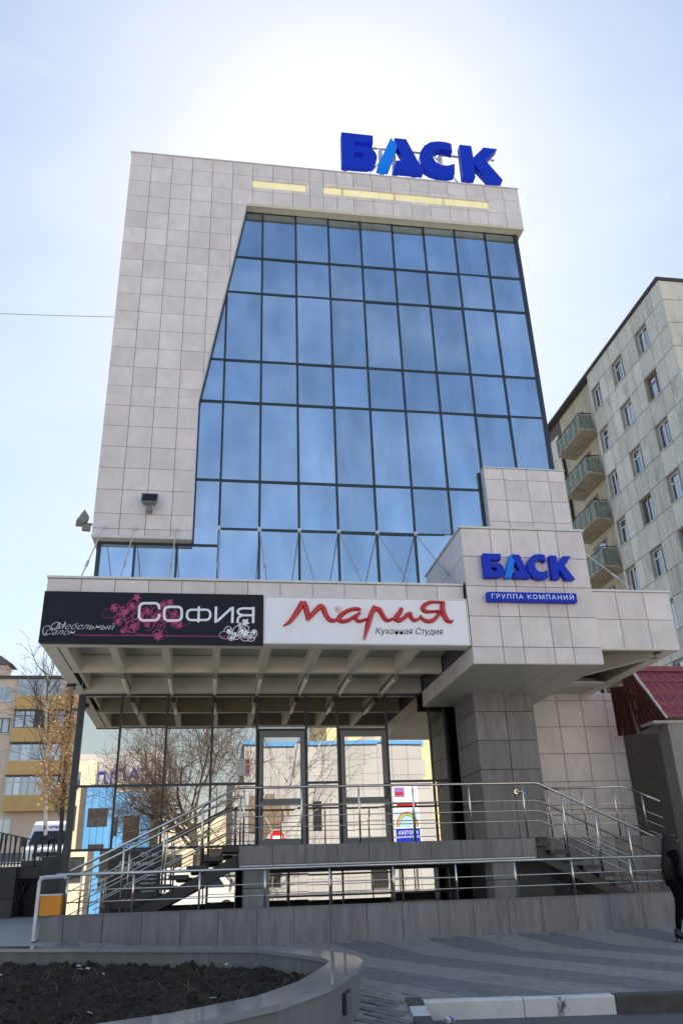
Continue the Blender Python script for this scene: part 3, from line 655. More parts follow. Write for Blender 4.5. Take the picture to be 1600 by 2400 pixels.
# ------------------------------------------------------------------ signs
LOGO = {
 'letter_b': [(0, 1.578), (1.042, 1.57), (1.03, 1.223), (.412, 1.215), (.413, 1.025), (.80, 1.03), (.986, .965), (1.099, .811), (1.138, .60), (1.09, .378), (.988, .249), (.80, .18), (.427, .165), (-.02, .165)],
 'letter_a_left_leg': [(1.638, 1.56), (1.833, 1.18), (1.509, .165), (1.116, .165)],
 'letter_a': [(1.761, 1.561), (2.154, 1.561), (2.638, .165), (2.236, .165), (1.652, .165), (1.768, .55), (2.069, .56), (1.827, 1.195)],
 'letter_c': [(3.684, 1.568), (3.512, 1.615), (3.258, 1.62), (2.978, 1.549), (2.749, 1.348), (2.601, 1.068), (2.554, .803), (2.574, .549), (2.691, .336), (2.87, .20), (3.131, .125), (3.398, .115), (3.68, .205), (3.72, .66), (3.474, .541), (3.244, .546), (3.081, .668), (3.009, .864), (3.023, 1.047), (3.105, 1.188), (3.308, 1.295), (3.54, 1.274), (3.688, 1.19)],
 'letter_k': [(3.97, 1.565), (4.372, 1.56), (4.39, 1.03), (4.795, 1.547), (5.264, 1.54), (4.80, .96), (5.30, .14), (4.80, .12), (4.385, .74), (4.37, .147), (3.955, .14)]}
HOLE = [(.386, .739), (.60, .75), (.71, .697), (.714, .606), (.628, .518), (.381, .51)]
def logo(parent, ox, oz, k, y0, y1):
    """extruded channel letters; outlines triangulated by bmesh, front face at y0"""
    for nm, poly in LOGO.items():
        bm = bmesh.new()
        loops = [poly] + ([HOLE] if nm == 'letter_b' else [])
        edges = []
        for lp in loops:
            vs = [bm.verts.new((ox + a * k, y0, oz + b * k)) for a, b in lp]
            edges += [bm.edges.new((vs[i], vs[(i + 1) % len(vs)])) for i in range(len(vs))]
        bmesh.ops.triangle_fill(bm, edges=edges, use_beauty=True)
        ret = bmesh.ops.extrude_face_region(bm, geom=bm.faces[:]); vs = [g_ for g_ in ret['geom'] if isinstance(g_, bmesh.types.BMVert)]
        bmesh.ops.translate(bm, verts=vs, vec=(0, y1 - y0, 0)); bmesh.ops.recalc_face_normals(bm, faces=bm.faces[:])
        me = bpy.data.meshes.new(nm); bm.to_mesh(me); bm.free(); me.materials.append(LBLUE if nm.endswith('leg') else BLUE)
        put(bpy.data.objects.new('letter', me), parent)
RS = thing('roof_sign', 'large blue channel letters standing on a frame on the roof', 'sign', (6, -.1, ROOF + .03))
logo(RS, 3.5, 20.98, 1.0, -.24, .02)
fr_ = MB()
fr_.bar((3.6, .10, 21.15), (8.75, .10, 21.15), .05, .05); fr_.bar((3.6, .10, 22.36), (8.75, .10, 22.36), .05, .05)
for a, b in ((4.4, 21.15), (6.3, 22.36), (6.6, 22.36)): fr_.bar((a, .1, b), (a + .8, .1, 43.51 - b), .035, .035)
fr_.build('support_frame', STEEL, RS)
for x in (3.62, 4.83, 5.27, 5.88, 6.85, 7.7, 8.45): MB().box(x - .06, x + .06, .04, .16, ROOF + .032, 22.30).build('post', TRIM, RS)
for x in (3.62, 5.27, 6.85, 8.45): MB().bar((x, .14, 22.0), (x, 1.6, 19.35), .06, .06).build('brace', TRIM, RS)
PS = thing('wall_sign', 'small blue channel letters on the tiled portal above the entrance', 'sign', (6, -4.4, 5.68))
logo(PS, 5.165, 5.62, .348, -4.45, -4.302)
GS = thing('blue_sign_bar', 'narrow blue box sign with white lettering under the wall letters', 'sign', (6, -4.4, 5.2))
MB().box(5.175, 6.985, -4.44, -4.302, 5.195, 5.375).build('sign_box', BLUE, GS)
text_mesh('ГРУППА КОМПАНИЙ', .125, WPRINT, 'lettering', GS, (5.245, -4.444, 5.24), width=1.67, spacing=1.25)
# furniture shop sign (navy)
FS = thing('furniture_shop_sign', 'long navy sign board with pink flower ornament and white lettering', 'sign', (-1.1, -4.25, 4.33))
MB().box(-3.05, .862, -4.30, -4.16, 4.335, 5.275).build('sign_box', NAVY, FS)
def SP(x, y):          # sign coordinates: pixel of a 2.8x view -> x, z on the board
    return (-3.262 + x * .0027 + (-.005) * (y / 400) * 0 + (y / 400) * .09 * (1 - x / 1000 * .6), 5.473 + x * .00006 - y * .00287)
YS = -4.3015
def poly_st(name, m, parent, strokes, f, ys, h):
    mb = MB()
    for pts, w, curved in strokes:
        q = [f(*p) for p in pts]; ws = w if isinstance(w, list) else [w] * len(q)
        if curved: q, ws = cat_rom(q, ws, 5)
        mb.stroke(q, ws, ys, h)
    return mb.build(name, m, parent)
def rr(x0, y0, x1, y1, r):   # rounded rectangle path
    P = []
    for cx, cy, a0 in ((x1 - r, y0 + r, -90), (x1 - r, y1 - r, 0), (x0 + r, y1 - r, 90), (x0 + r, y0 + r, 180)):
        for a in range(0, 91, 15): P.append((cx + r * math.cos(R(a0 + a)), cy + r * math.sin(R(a0 + a))))
    return P
w = .047
C_ = rr(690, 155, 820, 268, 32); C_ = C_[:]                       # С
def cut_c(x0, y0, x1, y1, r):
    P = rr(x0, y0, x1, y1, r); # start at the right, upper terminal going counter-clockwise over the top
    a = [(x1, y0 + 40)] + [p for p in P[:7]][::-1] + P[21:28][::-1] + P[14:21][::-1] + P[7:14][::-1] + [(x1, y1 - 40)]
    return a
strokes = [(cut_c(690, 155, 822, 268, 30), w, False)]
o_ = rr(856, 180, 972, 270, 28); strokes.append((o_ + [o_[0], o_[1]], w, False))
f_ = rr(1008, 200, 1164, 268, 28); strokes.append((f_ + [f_[0], f_[1]], w * .9, False)); strokes.append(([(1087, 178), (1085, 284)], w * .9, False))
strokes += [([(1203, 180), (1201, 288)], w, False), ([(1210, 278), (1308, 190)], w, False), ([(1316, 182), (1314, 290)], w, False)]
strokes += [([(1458, 184), (1456, 292)], w, False), ([(1456, 194), (1385, 192), (1360, 198), (1350, 212), (1358, 230), (1385, 238), (1456, 240)], w * .9, False), ([(1385, 240), (1360, 248), (1352, 262), (1350, 290)], w * .9, False)]
def tz(zoff): return lambda x, y: SP(x, y)
poly_st('lettering', WPRINT, FS, strokes, SP, YS, .012)
poly_st('underline', PINK, FS, [([(272, 357), (1450, 380)], .014, False)], SP, YS, .004)
# ornament: tendrils, leaves and flowers
def ornament(name, m, cx, cy, s, seeds, rng, parent, extent):
    mb = MB(); rnd_ = random.Random(rng)
    def spiral(x, y, r, a0, turns, sg, w0):
        pts = []; n = 26
        for i in range(n + 1):
            t = i / n; a = a0 + sg * turns * 2 * math.pi * t; rad = r * (1 - .85 * t); pts.append((x + rad * math.cos(a), y + rad * math.sin(a)))
        mb.stroke([SP(*p) for p in pts], [w0 * (1 - .5 * i / n) for i in range(n + 1)], YS, .003); return pts
    def leaf(x, y, a, l):
        p = [SP(x + l * t * math.cos(a), y + l * t * math.sin(a)) for t in (0, .3, .6, 1)]; mb.stroke(p, [.003, l * .0013, l * .0011, .001], YS, .004)
    def flower(x, y, r):
        for k in range(5):
            a = k * 1.2566 + rnd_.uniform(0, .4); leaf(x, y, a, r); leaf(x, y, a + .3, r * .8)
    for x, y, r in seeds:
        a0 = rnd_.uniform(0, 6.28); sg = rnd_.choice((-1, 1)); P = spiral(x, y, r, a0, 1.6, sg, .011)
        for i in range(1, 24, 3):
            a = rnd_.uniform(0, 6.28); leaf(P[i][0], P[i][1], a, r * rnd_.uniform(.22, .38))
        if rnd_.random() < .75: flower(P[-1][0], P[-1][1], r * .5)
    for x, y, r in extent: flower(x, y, r)
    for i in range(len(seeds) - 1):
        a, b = seeds[i], seeds[i + 1]; mxp = ((a[0] + b[0]) / 2 + rnd_.uniform(-25, 25), (a[1] + b[1]) / 2 + rnd_.uniform(-25, 25)); q, ws = cat_rom([Vector(SP(a[0], a[1])), Vector(SP(*mxp)), Vector(SP(b[0], b[1]))], [.010, .012, .008], 6); mb.stroke(q, ws, YS, .003)
    return mb.build(name, m, parent)
ornament('flower_ornament', PINK, 0, 0, 1, [(530, 190, 42), (600, 210, 60), (560, 270, 48), (650, 170, 52), (740, 200, 46), (640, 300, 50), (750, 290, 45), (820, 230, 60), (860, 170, 40), (900, 210, 50), (930, 280, 45), (830, 310, 42), (820, 360, 38), (600, 330, 36), (690, 250, 50), (780, 250, 40), (930, 230, 40)], 4, FS,
         [(672, 115, 30), (895, 150, 28), (655, 310, 30), (820, 370, 34), (520, 180, 24), (960, 300, 24), (745, 295, 22), (700, 230, 26), (850, 165, 26), (585, 335, 22)])
poly_st('tendril', PINK, FS, [([(500, 185), (462, 195), (450, 220), (465, 245), (510, 248), (560, 235)], .006, True), ([(880, 260), (960, 300), (1010, 298), (1030, 280)], .006, True), ([(790, 390), (850, 390), (885, 370), (870, 330)], .006, True)], SP, YS, .003)
ornament('white_flower_ornament', WPRINT, 0, 0, 1, [(1290, 340, 32), (1340, 370, 34), (1385, 340, 46), (1400, 375, 36), (1460, 355, 30), (1310, 385, 30), (1370, 300, 26), (1440, 385, 30)], 9, FS, [(1405, 285, 30), (1290, 345, 18), (1462, 350, 18), (1410, 350, 20)])
poly_st('tendril', WPRINT, FS, [([(1320, 390), (1250, 390), (1228, 370), (1240, 348), (1270, 345)], .007, True)], SP, YS, .003)
x, z = SP(150, 318); text_mesh('Мебельный', .155, WPRINT, 'lettering', FS, (x, YS - .004, z), shear=.45, width=1.02, offset=-.003)
x, z = SP(90, 353); text_mesh('Салон', .15, WPRINT, 'lettering', FS, (x, YS - .004, z), shear=.45, width=.50, offset=-.003)
poly_st('tendril', WPRINT, FS, [([(205, 300), (165, 275), (135, 285), (125, 305), (150, 318), (195, 300), (215, 268)], [.004, .012, .008, .008, .01, .006, .008], True), ([(130, 335), (110, 298), (80, 305), (72, 335), (85, 355), (110, 350)], [.004, .01, .007, .012, .01, .004], True)], SP, YS, .003)
# kitchen studio sign (white)
KSN = thing('kitchen_studio_sign', 'long white sign board with red script lettering beside the navy board', 'sign', (2.8, -4.25, 4.33))
MB().box(.868, 4.785, -4.29, -4.16, 4.345, 5.262).build('sign_box', WHITE, KSN)
kf = MB()
for a, b, c, d in ((.868, 4.785, 5.235, 5.264), (.868, 4.785, 4.340, 4.365), (.868, .895, 4.365, 5.235), (4.758, 4.785, 4.365, 5.235)): kf.box(a, b, -4.303, -4.288, c, d)
kf.build('edge_frame', TRIM, KSN)
def MP(x, y): return (.723 + x * .00281 - (y / 400) * (x / 1000 * .075 - .014), 5.391 + x * .000057 - y * .002845)
px = .0029
red = [([(180, 255), (225, 225), (270, 165), (300, 115), (316, 95)], [8, 20, 27, 30, 30]), ([(316, 92), (330, 120), (340, 165), (348, 218)], [26, 28, 26, 20]), ([(346, 218), (370, 185), (400, 150), (432, 122), (452, 140), (470, 185), (495, 215), (525, 220), (550, 210)], [10, 22, 25, 26, 27, 26, 24, 20, 12]),
 ([(703, 155), (690, 142), (650, 143), (605, 160), (565, 190), (556, 215), (580, 226), (620, 218), (665, 192), (702, 170)], [20, 20, 20, 22, 24, 24, 22, 20, 18, 14]), ([(690, 176), (672, 205), (685, 224), (715, 222), (752, 208)], [14, 20, 20, 18, 12]),
 ([(803, 122), (785, 160), (768, 210), (750, 270), (727, 353)], [18, 24, 27, 25, 6]), ([(785, 170), (810, 145), (832, 145), (850, 172), (870, 207), (895, 222), (930, 208)], [10, 22, 26, 26, 25, 20, 12]),
 ([(925, 217), (955, 200), (978, 165), (990, 138)], [10, 20, 24, 22]), ([(985, 150), (958, 188), (948, 212), (968, 224), (1000, 210), (1035, 178), (1053, 170)], [14, 24, 24, 22, 20, 20, 14]), ([(1052, 170), (1056, 200), (1075, 220), (1098, 218), (1120, 205)], [18, 22, 22, 16, 10]),
 ([(1118, 188), (1135, 212), (1165, 228), (1200, 226), (1232, 205), (1258, 170)], [10, 20, 22, 22, 20, 14]), ([(1292, 98), (1240, 96), (1190, 98), (1152, 118), (1140, 142), (1160, 160), (1205, 162), (1270, 158)], [12, 14, 18, 24, 26, 22, 16, 12]), ([(1283, 96), (1278, 140), (1288, 185), (1310, 222), (1335, 234), (1352, 224)], [24, 28, 30, 28, 18, 6])]
poly_st('lettering', RED, KSN, [(p, [q * px * 1.32 for q in w_], True) for p, w_ in red], MP, -4.291, .055)
mb = MB(); q = [MP(551 + 21 * math.cos(a * .3), 142 + 21 * math.sin(a * .3)) for a in range(22)]; mb.stroke(q, .010, -4.291, .004); mb.build('registered_mark', RED, KSN)
x, z = MP(543, 155); text_mesh('R', .095, RED, 'registered_mark', KSN, (x, -4.294, z))
x, z = MP(808, 312); text_mesh('Кухонная Студия', .17, DTEXT, 'lettering', KSN, (x, -4.294, z), shear=.22, width=1.30, offset=0)

# poster and notice behind / on the entrance glass
PO = thing('window_poster', 'dark furniture poster with white lettering stuck low on entrance glass', 'poster', (-1.46, -.01, .03))
MB().box(-1.975, -.955, -.012, -.004, .03, 1.10).build('sheet', mat('poster_print', (.022, .017, .015), .35, var=.5, scale=3, dark=(.10, .012, .012), dthr=(.55, .7)), PO)
text_mesh('София', .12, WPRINT, 'lettering', PO, (-1.38, -.016, .97), width=.36)
text_mesh('Мебельный', .14, WPRINT, 'lettering', PO, (-1.82, -.016, .80), shear=.4, width=.72)
text_mesh('Салон', .13, WPRINT, 'lettering', PO, (-1.88, -.016, .72), shear=.4, width=.36)
for i, (tx, ww) in enumerate((('- диваны', .25), ('- гостиные', .32), ('- шкафы-купе', .36), ('- гардеробные', .42), ('- прихожие', .34), ('- спальни', .26), ('- раздвижные', .40))):
    text_mesh(tx, .065, WPRINT, 'lettering', PO, (-1.02 - ww - (.35 if i in (3, 6) else 0) * .9, -.016, .60 - i * .075), shear=.3, width=ww)
NO = thing('opening_hours_notice', 'small white notice with red squares stuck on the glass by the door', 'notice', (.71, -.01, 2.55))
MB().box(.56, .86, -.010, -.004, 2.56, 2.92).build('sheet', PAPER, NO)
mb = MB(); mb.box(.76, .84, -.014, -.0105, 2.81, 2.90)
for k in range(5): mb.box(.76, .84, -.014, -.0105, 2.60 + k * .037, 2.628 + k * .037)
mb.build('red_print', RED, NO)
mb = MB()
for k, (a, b) in enumerate(((.60, .70), (.58, .69), (.58, .66))): mb.box(a, b, -.013, -.0105, 2.875 - k * .07, 2.885 - k * .07)
mb.box(.59, .83, -.013, -.0105, 2.575, 2.582); mb.build('grey_print', GREY, NO)

# ------------------------------------------------------------------ lamps on the building
LAMPG = mat('lamp_grey', (.20, .20, .195), .5, var=.08); LAMPC = mat('lamp_diffuser', (.80, .77, .66), .35, var=.05)
def floodlight(loc, label, d, k=1):
    t = thing('floodlight', label, 'floodlight', loc, 'wall floodlights'); c = Vector(loc); d = Vector(d).normalized(); s = d.cross(Vector((0, 0, 1))).normalized(); u = s.cross(d)
    n = (d + Vector((0, 0, .55))).normalized(); v = s.cross(n)
    # trapezoid head
    h = c + d * .22 * k + Vector((0, 0, .10 * k)); mb = MB()
    mb.add([h + s * a * k + v * b * k + n * e * k for e, A, B in ((-.09, .13, .10), (.09, .20, .17)) for a, b in ((-A, -B), (A, -B), (A, B), (-A, B))], [(3, 2, 1, 0), (4, 5, 6, 7), (0, 1, 5, 4), (1, 2, 6, 5), (2, 3, 7, 6), (3, 0, 4, 7)])
    mb.build('head', LAMPG, t)
    mb = MB(); mb.obox(h + n * .092 * k, s * .17 * k, v * .14 * k, n * .004); mb.build('lens', DGLASS, t)
    mb = MB(); mb.obox(c + d * .13 * k - Vector((0, 0, .10 * k)), s * .06 * k, d * .10 * k, u * .07 * k); mb.build('gear_box', LAMPG, t)
    mb = MB(); mb.bar(c, c + d * .2 * k, .05 * k, .05 * k); mb.build('bracket', LAMPG, t); return t
floodlight((-1.68, -.31, 8.83), 'grey floodlight mounted on the front tiles above the canopy', (0, -1, 0))
floodlight((-3.03, -.12, 8.42), 'grey floodlight sticking out from the left corner of the tower', (-1, -.2, 0))
floodlight((-2.92, -.9, 4.36), 'small pale floodlight under the left rear edge of the canopy', (-.3, -1, -.6), .55)
for i, x in enumerate(BX[1:]):
    which = ['leftmost', 'second from left', 'third from left', 'middle', 'third from right', 'second from right', 'rightmost']
    t = thing('tube_lamp', 'slim fluorescent tube lamp under the canopy, %s of the row' % (which[i] if i != 3 else 'fourth from left'), 'lamp', (x, -1.2, CB - .02), 'tube lamps under the canopy')
    MB().box(x - .035, x + .035, -1.98, -.36, CB - .005, CB + .058).build('housing', LAMPG, t)
    mb = MB(); mb.tube([(x, -1.93, CB - .055), (x, -.42, CB - .055)], .042, 10); mb.build('tube_cover', LAMPC, t, True)
    for y in (-1.97, -.37): MB().box(x - .04, x + .04, y - .03, y + .03, CB - .10, CB - .006).build('end_cap', LAMPG, t)

# ------------------------------------------------------------------ landing, stairs, ramp wall
LZ, LF = 1.02, -2.50
ST = thing('entrance_stairs', 'raised grey stone entrance landing with open black steel stairs on both sides', 'stairs', (3.4, -1.5, -.1))
MB().box(.60, 6.24, LF + .04, -.1, LZ - .30, LZ - .01).build('landing', CONC, ST)
landing = [o for o in ST.children][0]
tiles(landing, [.56, 1.18, 1.78, 2.38, 2.98, 3.58, 4.18, 4.78, 5.38, 5.98, 6.27], [LZ - .33, LZ], LF, m=GREY, name='stone_slab', t=.03, gap=.006)
tiles(landing, fr(LF + .03, -.1, .6), [LZ - .33, LZ], .56, m=GREY, name='stone_slab', t=.03, axis='x'); tiles(landing, fr(LF + .03, -.1, .6), [LZ - .33, LZ], 6.27, m=GREY, name='stone_slab', t=.03, axis='x', sgn=-1)
for x0, x1 in zip(fr(.57, 6.25, .63), fr(.57, 6.25, .63)[1:]): MB().box(x0 + .006, x1 - .006, LF + .002, LF + .5, LZ - .36, LZ - .335).build('edge_tray', TRIM, landing)
for x0 in (.66, 5.42):
    MB().box(x0 + .02, x0 + .46, LF + .22, LF + .66, -.3, LZ - .31).build('pier', JOINT, ST); pr = [o for o in ST.children if o.name.startswith('pier')][-1]
    tiles(pr, [x0, x0 + .48], [-.3, .3, LZ - .362], LF + .19, m=GREY, name='stone_slab'); tiles(pr, [LF + .22, LF + .68], [-.3, .3, LZ - .362], x0, m=GREY, name='stone_slab', axis='x')
NS, RUN, RISE = 7, .312, .145
for sgn, xs0 in ((-1, .56), (1, 6.27)):
    for k in range(NS):
        x1 = xs0 + sgn * (k * RUN - .03 if k else .0); x2 = xs0 + sgn * ((k + 1) * RUN); z = LZ - .02 - k * RISE if sgn < 0 else LZ - .02 - (k + .4) * RISE
        if z < .08: continue
        MB().box(min(x1, x2), max(x1, x2), LF + .01, -1.20, z - .075, z).build('tread', BLACKST, ST)
    for y in (-2.32, -1.4):
        a = Vector((xs0 - sgn * .02, y, LZ - .24)); b = Vector((xs0 + sgn * NS * RUN, y, LZ - .24 - NS * RISE - .02)); MB().bar(a, b, .10, .20).build('stringer', BLACKST, ST)
# plinth along the tiled wall on the right
MB().box(6.92, 10.4, -.96, -.06, -.5, 1.06).build('plinth', JOINT, ST); pl = [o for o in ST.children if o.name.startswith('plinth')][0]
tiles(pl, fr(6.92, 10.4, .62), [-.45, .3, 1.08], -.99, m=GREY, name='stone_slab', t=.03)
# ramp and its front wall
RMP = thing('access_ramp', 'long low ramp wall faced with grey stone slabs in front of the entrance', 'ramp', (2.8, -3.9, -.5))
MB().box(-2.52, 8.4, -3.96, -3.72, -.9, -.03).build('wall', JOINT, RMP); rw = RMP.children[0]
xsr = [-2.56, -2.2, -1.6, -1.0, -.4, .2, .82, 1.42, 2.02, 2.63, 3.23, 3.84, 4.45, 5.06, 5.66, 6.27, 6.88, 7.5, 8.1, 8.42]
tiles(rw, xsr, [-.9, .0], -4.0, m=GREY, name='stone_slab', t=.035, gap=.006); tiles(rw, [-3.96, -3.70], [-.9, 0], -2.56, m=GREY, name='stone_slab', axis='x', t=.03)
MB().box(-2.57, 8.42, -4.01, -3.69, -.005, .012).build('wall_cap', GREY, RMP)
MB().box(-2.5, 10.4, -3.70, -2.0, -.9, -.22).build('ramp_floor', CONC, RMP); MB().box(-2.9, 10.4, -1.99, -.02, -.9, -.10).build('ramp_floor', CONC, RMP)
# railings
def railing(name, label, top, bars, posts, r=.025, parent=None, rb=.010, rp=.018):
    t = thing(name, label, 'railing', posts[0][0] if posts else top[0], 'stainless steel railings')
    MB().tube(top, r, 10).build('handrail', STEEL, t, True)
    for b_ in bars: MB().tube(b_, rb, 6).build('rail', STEEL, t, True)
    for a, b in posts: MB().tube([a, Vector(a).lerp(Vector(b), .93), Vector(a).lerp(Vector(b), .94), b], [rp, rp, rp * .6, rp * .6], 8).build('post', STEEL, t, True)
    return t
def off(pts, dz): return [(x, y, z + dz) for x, y, z in pts]
RT = 2.045
yl = LF + .05
# left flight slope
SL = RISE / RUN
tl = [(-2.40, yl, RT - (0.54 + 2.40) * SL), (.50, yl, RT - .01), (.56, yl, RT), (6.42, yl, RT), (6.5, yl, RT - .015), (8.75, yl, RT - 2.27 * SL)]
posts = [((x, yl, LZ), (x, yl, RT)) for x in (.64, 1.73, 2.84, 3.91, 5.04, 6.15)] + [((x, yl, LZ - (.54 - x) * SL - .12), (x, yl, RT - (.54 - x) * SL)) for x in (-.12, -.80, -1.5, -2.2)] + [((x, yl, LZ - (x - 6.4) * SL - .15), (x, yl, RT - (x - 6.44) * SL)) for x in (6.95, 7.6, 8.25)]
railing('landing_railing', 'steel railing along the landing front and down both stair flights', tl, [off(tl, d) for d in (-.33, -.52, -.71)], posts)
yb = -1.22
tl2 = [(-2.42, yb, RT - 2.96 * SL - .02), (.36, yb, RT - .10), (.50, yb, RT - .06), (.66, yb, RT - .06)]
railing('stair_railing', 'steel railing on the far side of the left stair flight', tl2, [off(tl2, d) for d in (-.33, -.50, -.67)], [((.62, yb, LZ), (.62, yb, RT - .06))] + [((x, yb, LZ - (.54 - x) * SL - .12), (x, yb, RT - .06 - (.54 - x) * SL)) for x in (-.12, -.80, -1.5, -2.2)])
yc = -1.55
tr2 = [(6.25, -1.83, RT - .10), (6.32, yc - .3, RT - .10), (6.5, yc - .2, RT - .16), (9.1, yc - .2, RT - .16 - 2.6 * SL)]
railing('stair_railing', 'steel railing on the far side of the right stair flight', tr2, [off(tr2[2:], d) for d in (-.28, -.45, -.62)], [((x, yc - .2, LZ - (x - 6.4) * SL - .15), (x, yc - .2, RT - .18 - (x - 6.5) * SL)) for x in (6.6, 7.2, 7.9, 8.6)])
MB().tube([(6.25, -1.80, RT - .10), (6.25, -1.83, RT - .10)], .05, 12).build('wall_flange', STEEL, [o for o in COL.objects if o.name == 'stair_railing.001'][0])
yp = -.88
tp = [(7.0, yp, 2.08), (9.05, yp, 2.10), (9.15, yp, 2.08), (9.9, yp, 1.78)]
railing('plinth_railing', 'steel railing on the stone plinth by the tiled wall', tp, [off(tp, d) for d in (-.35, -.55, -.75)], [((x, yp, 1.07), (x, yp, 2.09)) for x in (7.3, 8.1, 8.85)] + [((9.5, yp, 1.07), (9.5, yp, 1.94))])
yr = -3.86
tq = [(-2.40, yr, .60), (8.1, yr, .60)]
railing('ramp_railing', 'low steel railing on top of the ramp front wall', tq, [[(-2.25, yr, .365), (8.1, yr, .365)], [(-2.28, yr, .19), (8.1, yr, .19)]], [((x, yr, .01), (x, yr, .59)) for x in (-2.22, -1.18, -.12, .955, 2.044, 3.137, 4.242, 5.305, 6.363, 7.453)])

# litter bin at the end of the ramp wall
BN = thing('litter_bin', 'orange litter bin in a pale metal frame at the ramp end', 'bin', (-2.45, -3.6, -.3))
mb = MB()
mb.tube([(-2.62, -4.05, -.33), (-2.62, -4.05, .50), (-2.60, -4.05, .545), (-2.55, -4.05, .565), (-2.24, -4.05, .575), (-2.22, -4.05, .54)], .030, 8)
mb.box(-2.625, -2.225, -4.06, -3.8, .555, .59); mb.box(-2.66, -2.58, -4.08, -3.8, -.33, -.31); mb.build('frame', BINW, BN)
mb = MB(); mb.box(-2.585, -2.565 + .30, -4.03, -3.82 + .0, .02, .30); b1 = mb.build('bucket', ORANGE, BN)
mb = MB(); mb.box(-2.595, -2.255, -4.04, -3.81, .301, .325); mb.build('lip', BINW, BN)

# ------------------------------------------------------------------ panel apartment block on the right
PANEL = mat('facade_panel', (.63, .59, .52), .8, var=.16, scale=1.3, stretch=(1, 1, .45), rnd=.09, perobj=11, bump=.15, dark=(.27, .25, .215), dthr=(.54, .76))
PANELG = mat('panel_joint', (.11, .105, .10), .9)
PVC = mat('window_frame_white', (.72, .72, .70), .4, var=.03); WOODF = mat('window_frame_brown', (.20, .15, .11), .6, var=.2)
REVEAL = mat('window_reveal', (.36, .33, .28), .8, var=.2, scale=3)
GREENB = mat('balcony_green', (.15, .19, .15), .6, var=.3, scale=5, dark=(.30, .29, .24), dthr=(.50, .72)); SLABC = mat('balcony_slab', (.34, .30, .22), .85, var=.25, scale=2.5, dark=(.15, .13, .10), dthr=(.55, .8))
YWALL = mat('recess_render', (.48, .42, .31), .85, var=.2, scale=1.2, stretch=(1, 1, .4), dark=(.36, .30, .20), dthr=(.5, .8))
BXX, YC, ZT = 20.5, 9.50, 26.35
XB = BXX + .26
AB = thing('apartment_block', 'weathered grey panel apartment block with green balconies right of the tower', 'building', (24, 20, -.5))
MB().box(XB, 30, YC + .06, 17.62, -1, ZT - .05).build('wall', PANELG, AB)
wb = MB(); wb.box(BXX + .30, 30, 17.63, 22.4, -1, ZT - .05); wb.build('recess_wall', YWALL, AB); MB().box(XB, 30, 22.41, 60, -1, ZT - .05).build('wall', PANELG, AB)
MB().box(BXX - .10, 30.2, YC - .12, 60, ZT, ZT + .16).build('roof_edge', mat('roof_felt', (.06, .058, .055), .9), AB)
SILL0, STO, WH = 23.77, 2.70, 1.45
WY = [(11.16, 12.32), (13.78, 14.94), (16.42, 17.55 - .12)]
def apt_window(parent, y0, y1, z0, z1, x, frame, var):
    f = MB(); t = .07
    xx = x + .16
    f.box(xx, xx + .06, y0, y0 + t, z0, z1); f.box(xx, xx + .06, y1 - t, y1, z0, z1); f.box(xx, xx + .06, y0 + t, y1 - t, z1 - t, z1); f.box(xx, xx + .06, y0 + t, y1 - t, z0, z0 + t)
    ym = y0 + (y1 - y0) * var; f.box(xx, xx + .06, ym - .045, ym + .045, z0 + t, z1 - t)
    if var < .5: f.box(xx, xx + .06, ym + .045, y1 - t, z0 + (z1 - z0) * .68, z0 + (z1 - z0) * .68 + .06)
    w_ = f.build('window', frame, parent)
    MB().add([(xx + .03, y0 + t, z0 + t), (xx + .03, y0 + t, z1 - t), (xx + .03, y1 - t, z1 - t), (xx + .03, y1 - t, z0 + t)], [(0, 3, 2, 1)]).build('pane', WGLASS, w_)
    s = MB(); s.box(x - .06, xx, y0 - .04, y1 + .04, z0 - .035, z0 - .005); s.build('sill', TRIM, w_)
    return w_
ycuts = sorted([YC, 10.33, 11.16, 12.32, 13.05, 13.78, 14.94, 15.68, 16.42, 17.43, 17.63])
nst = 8
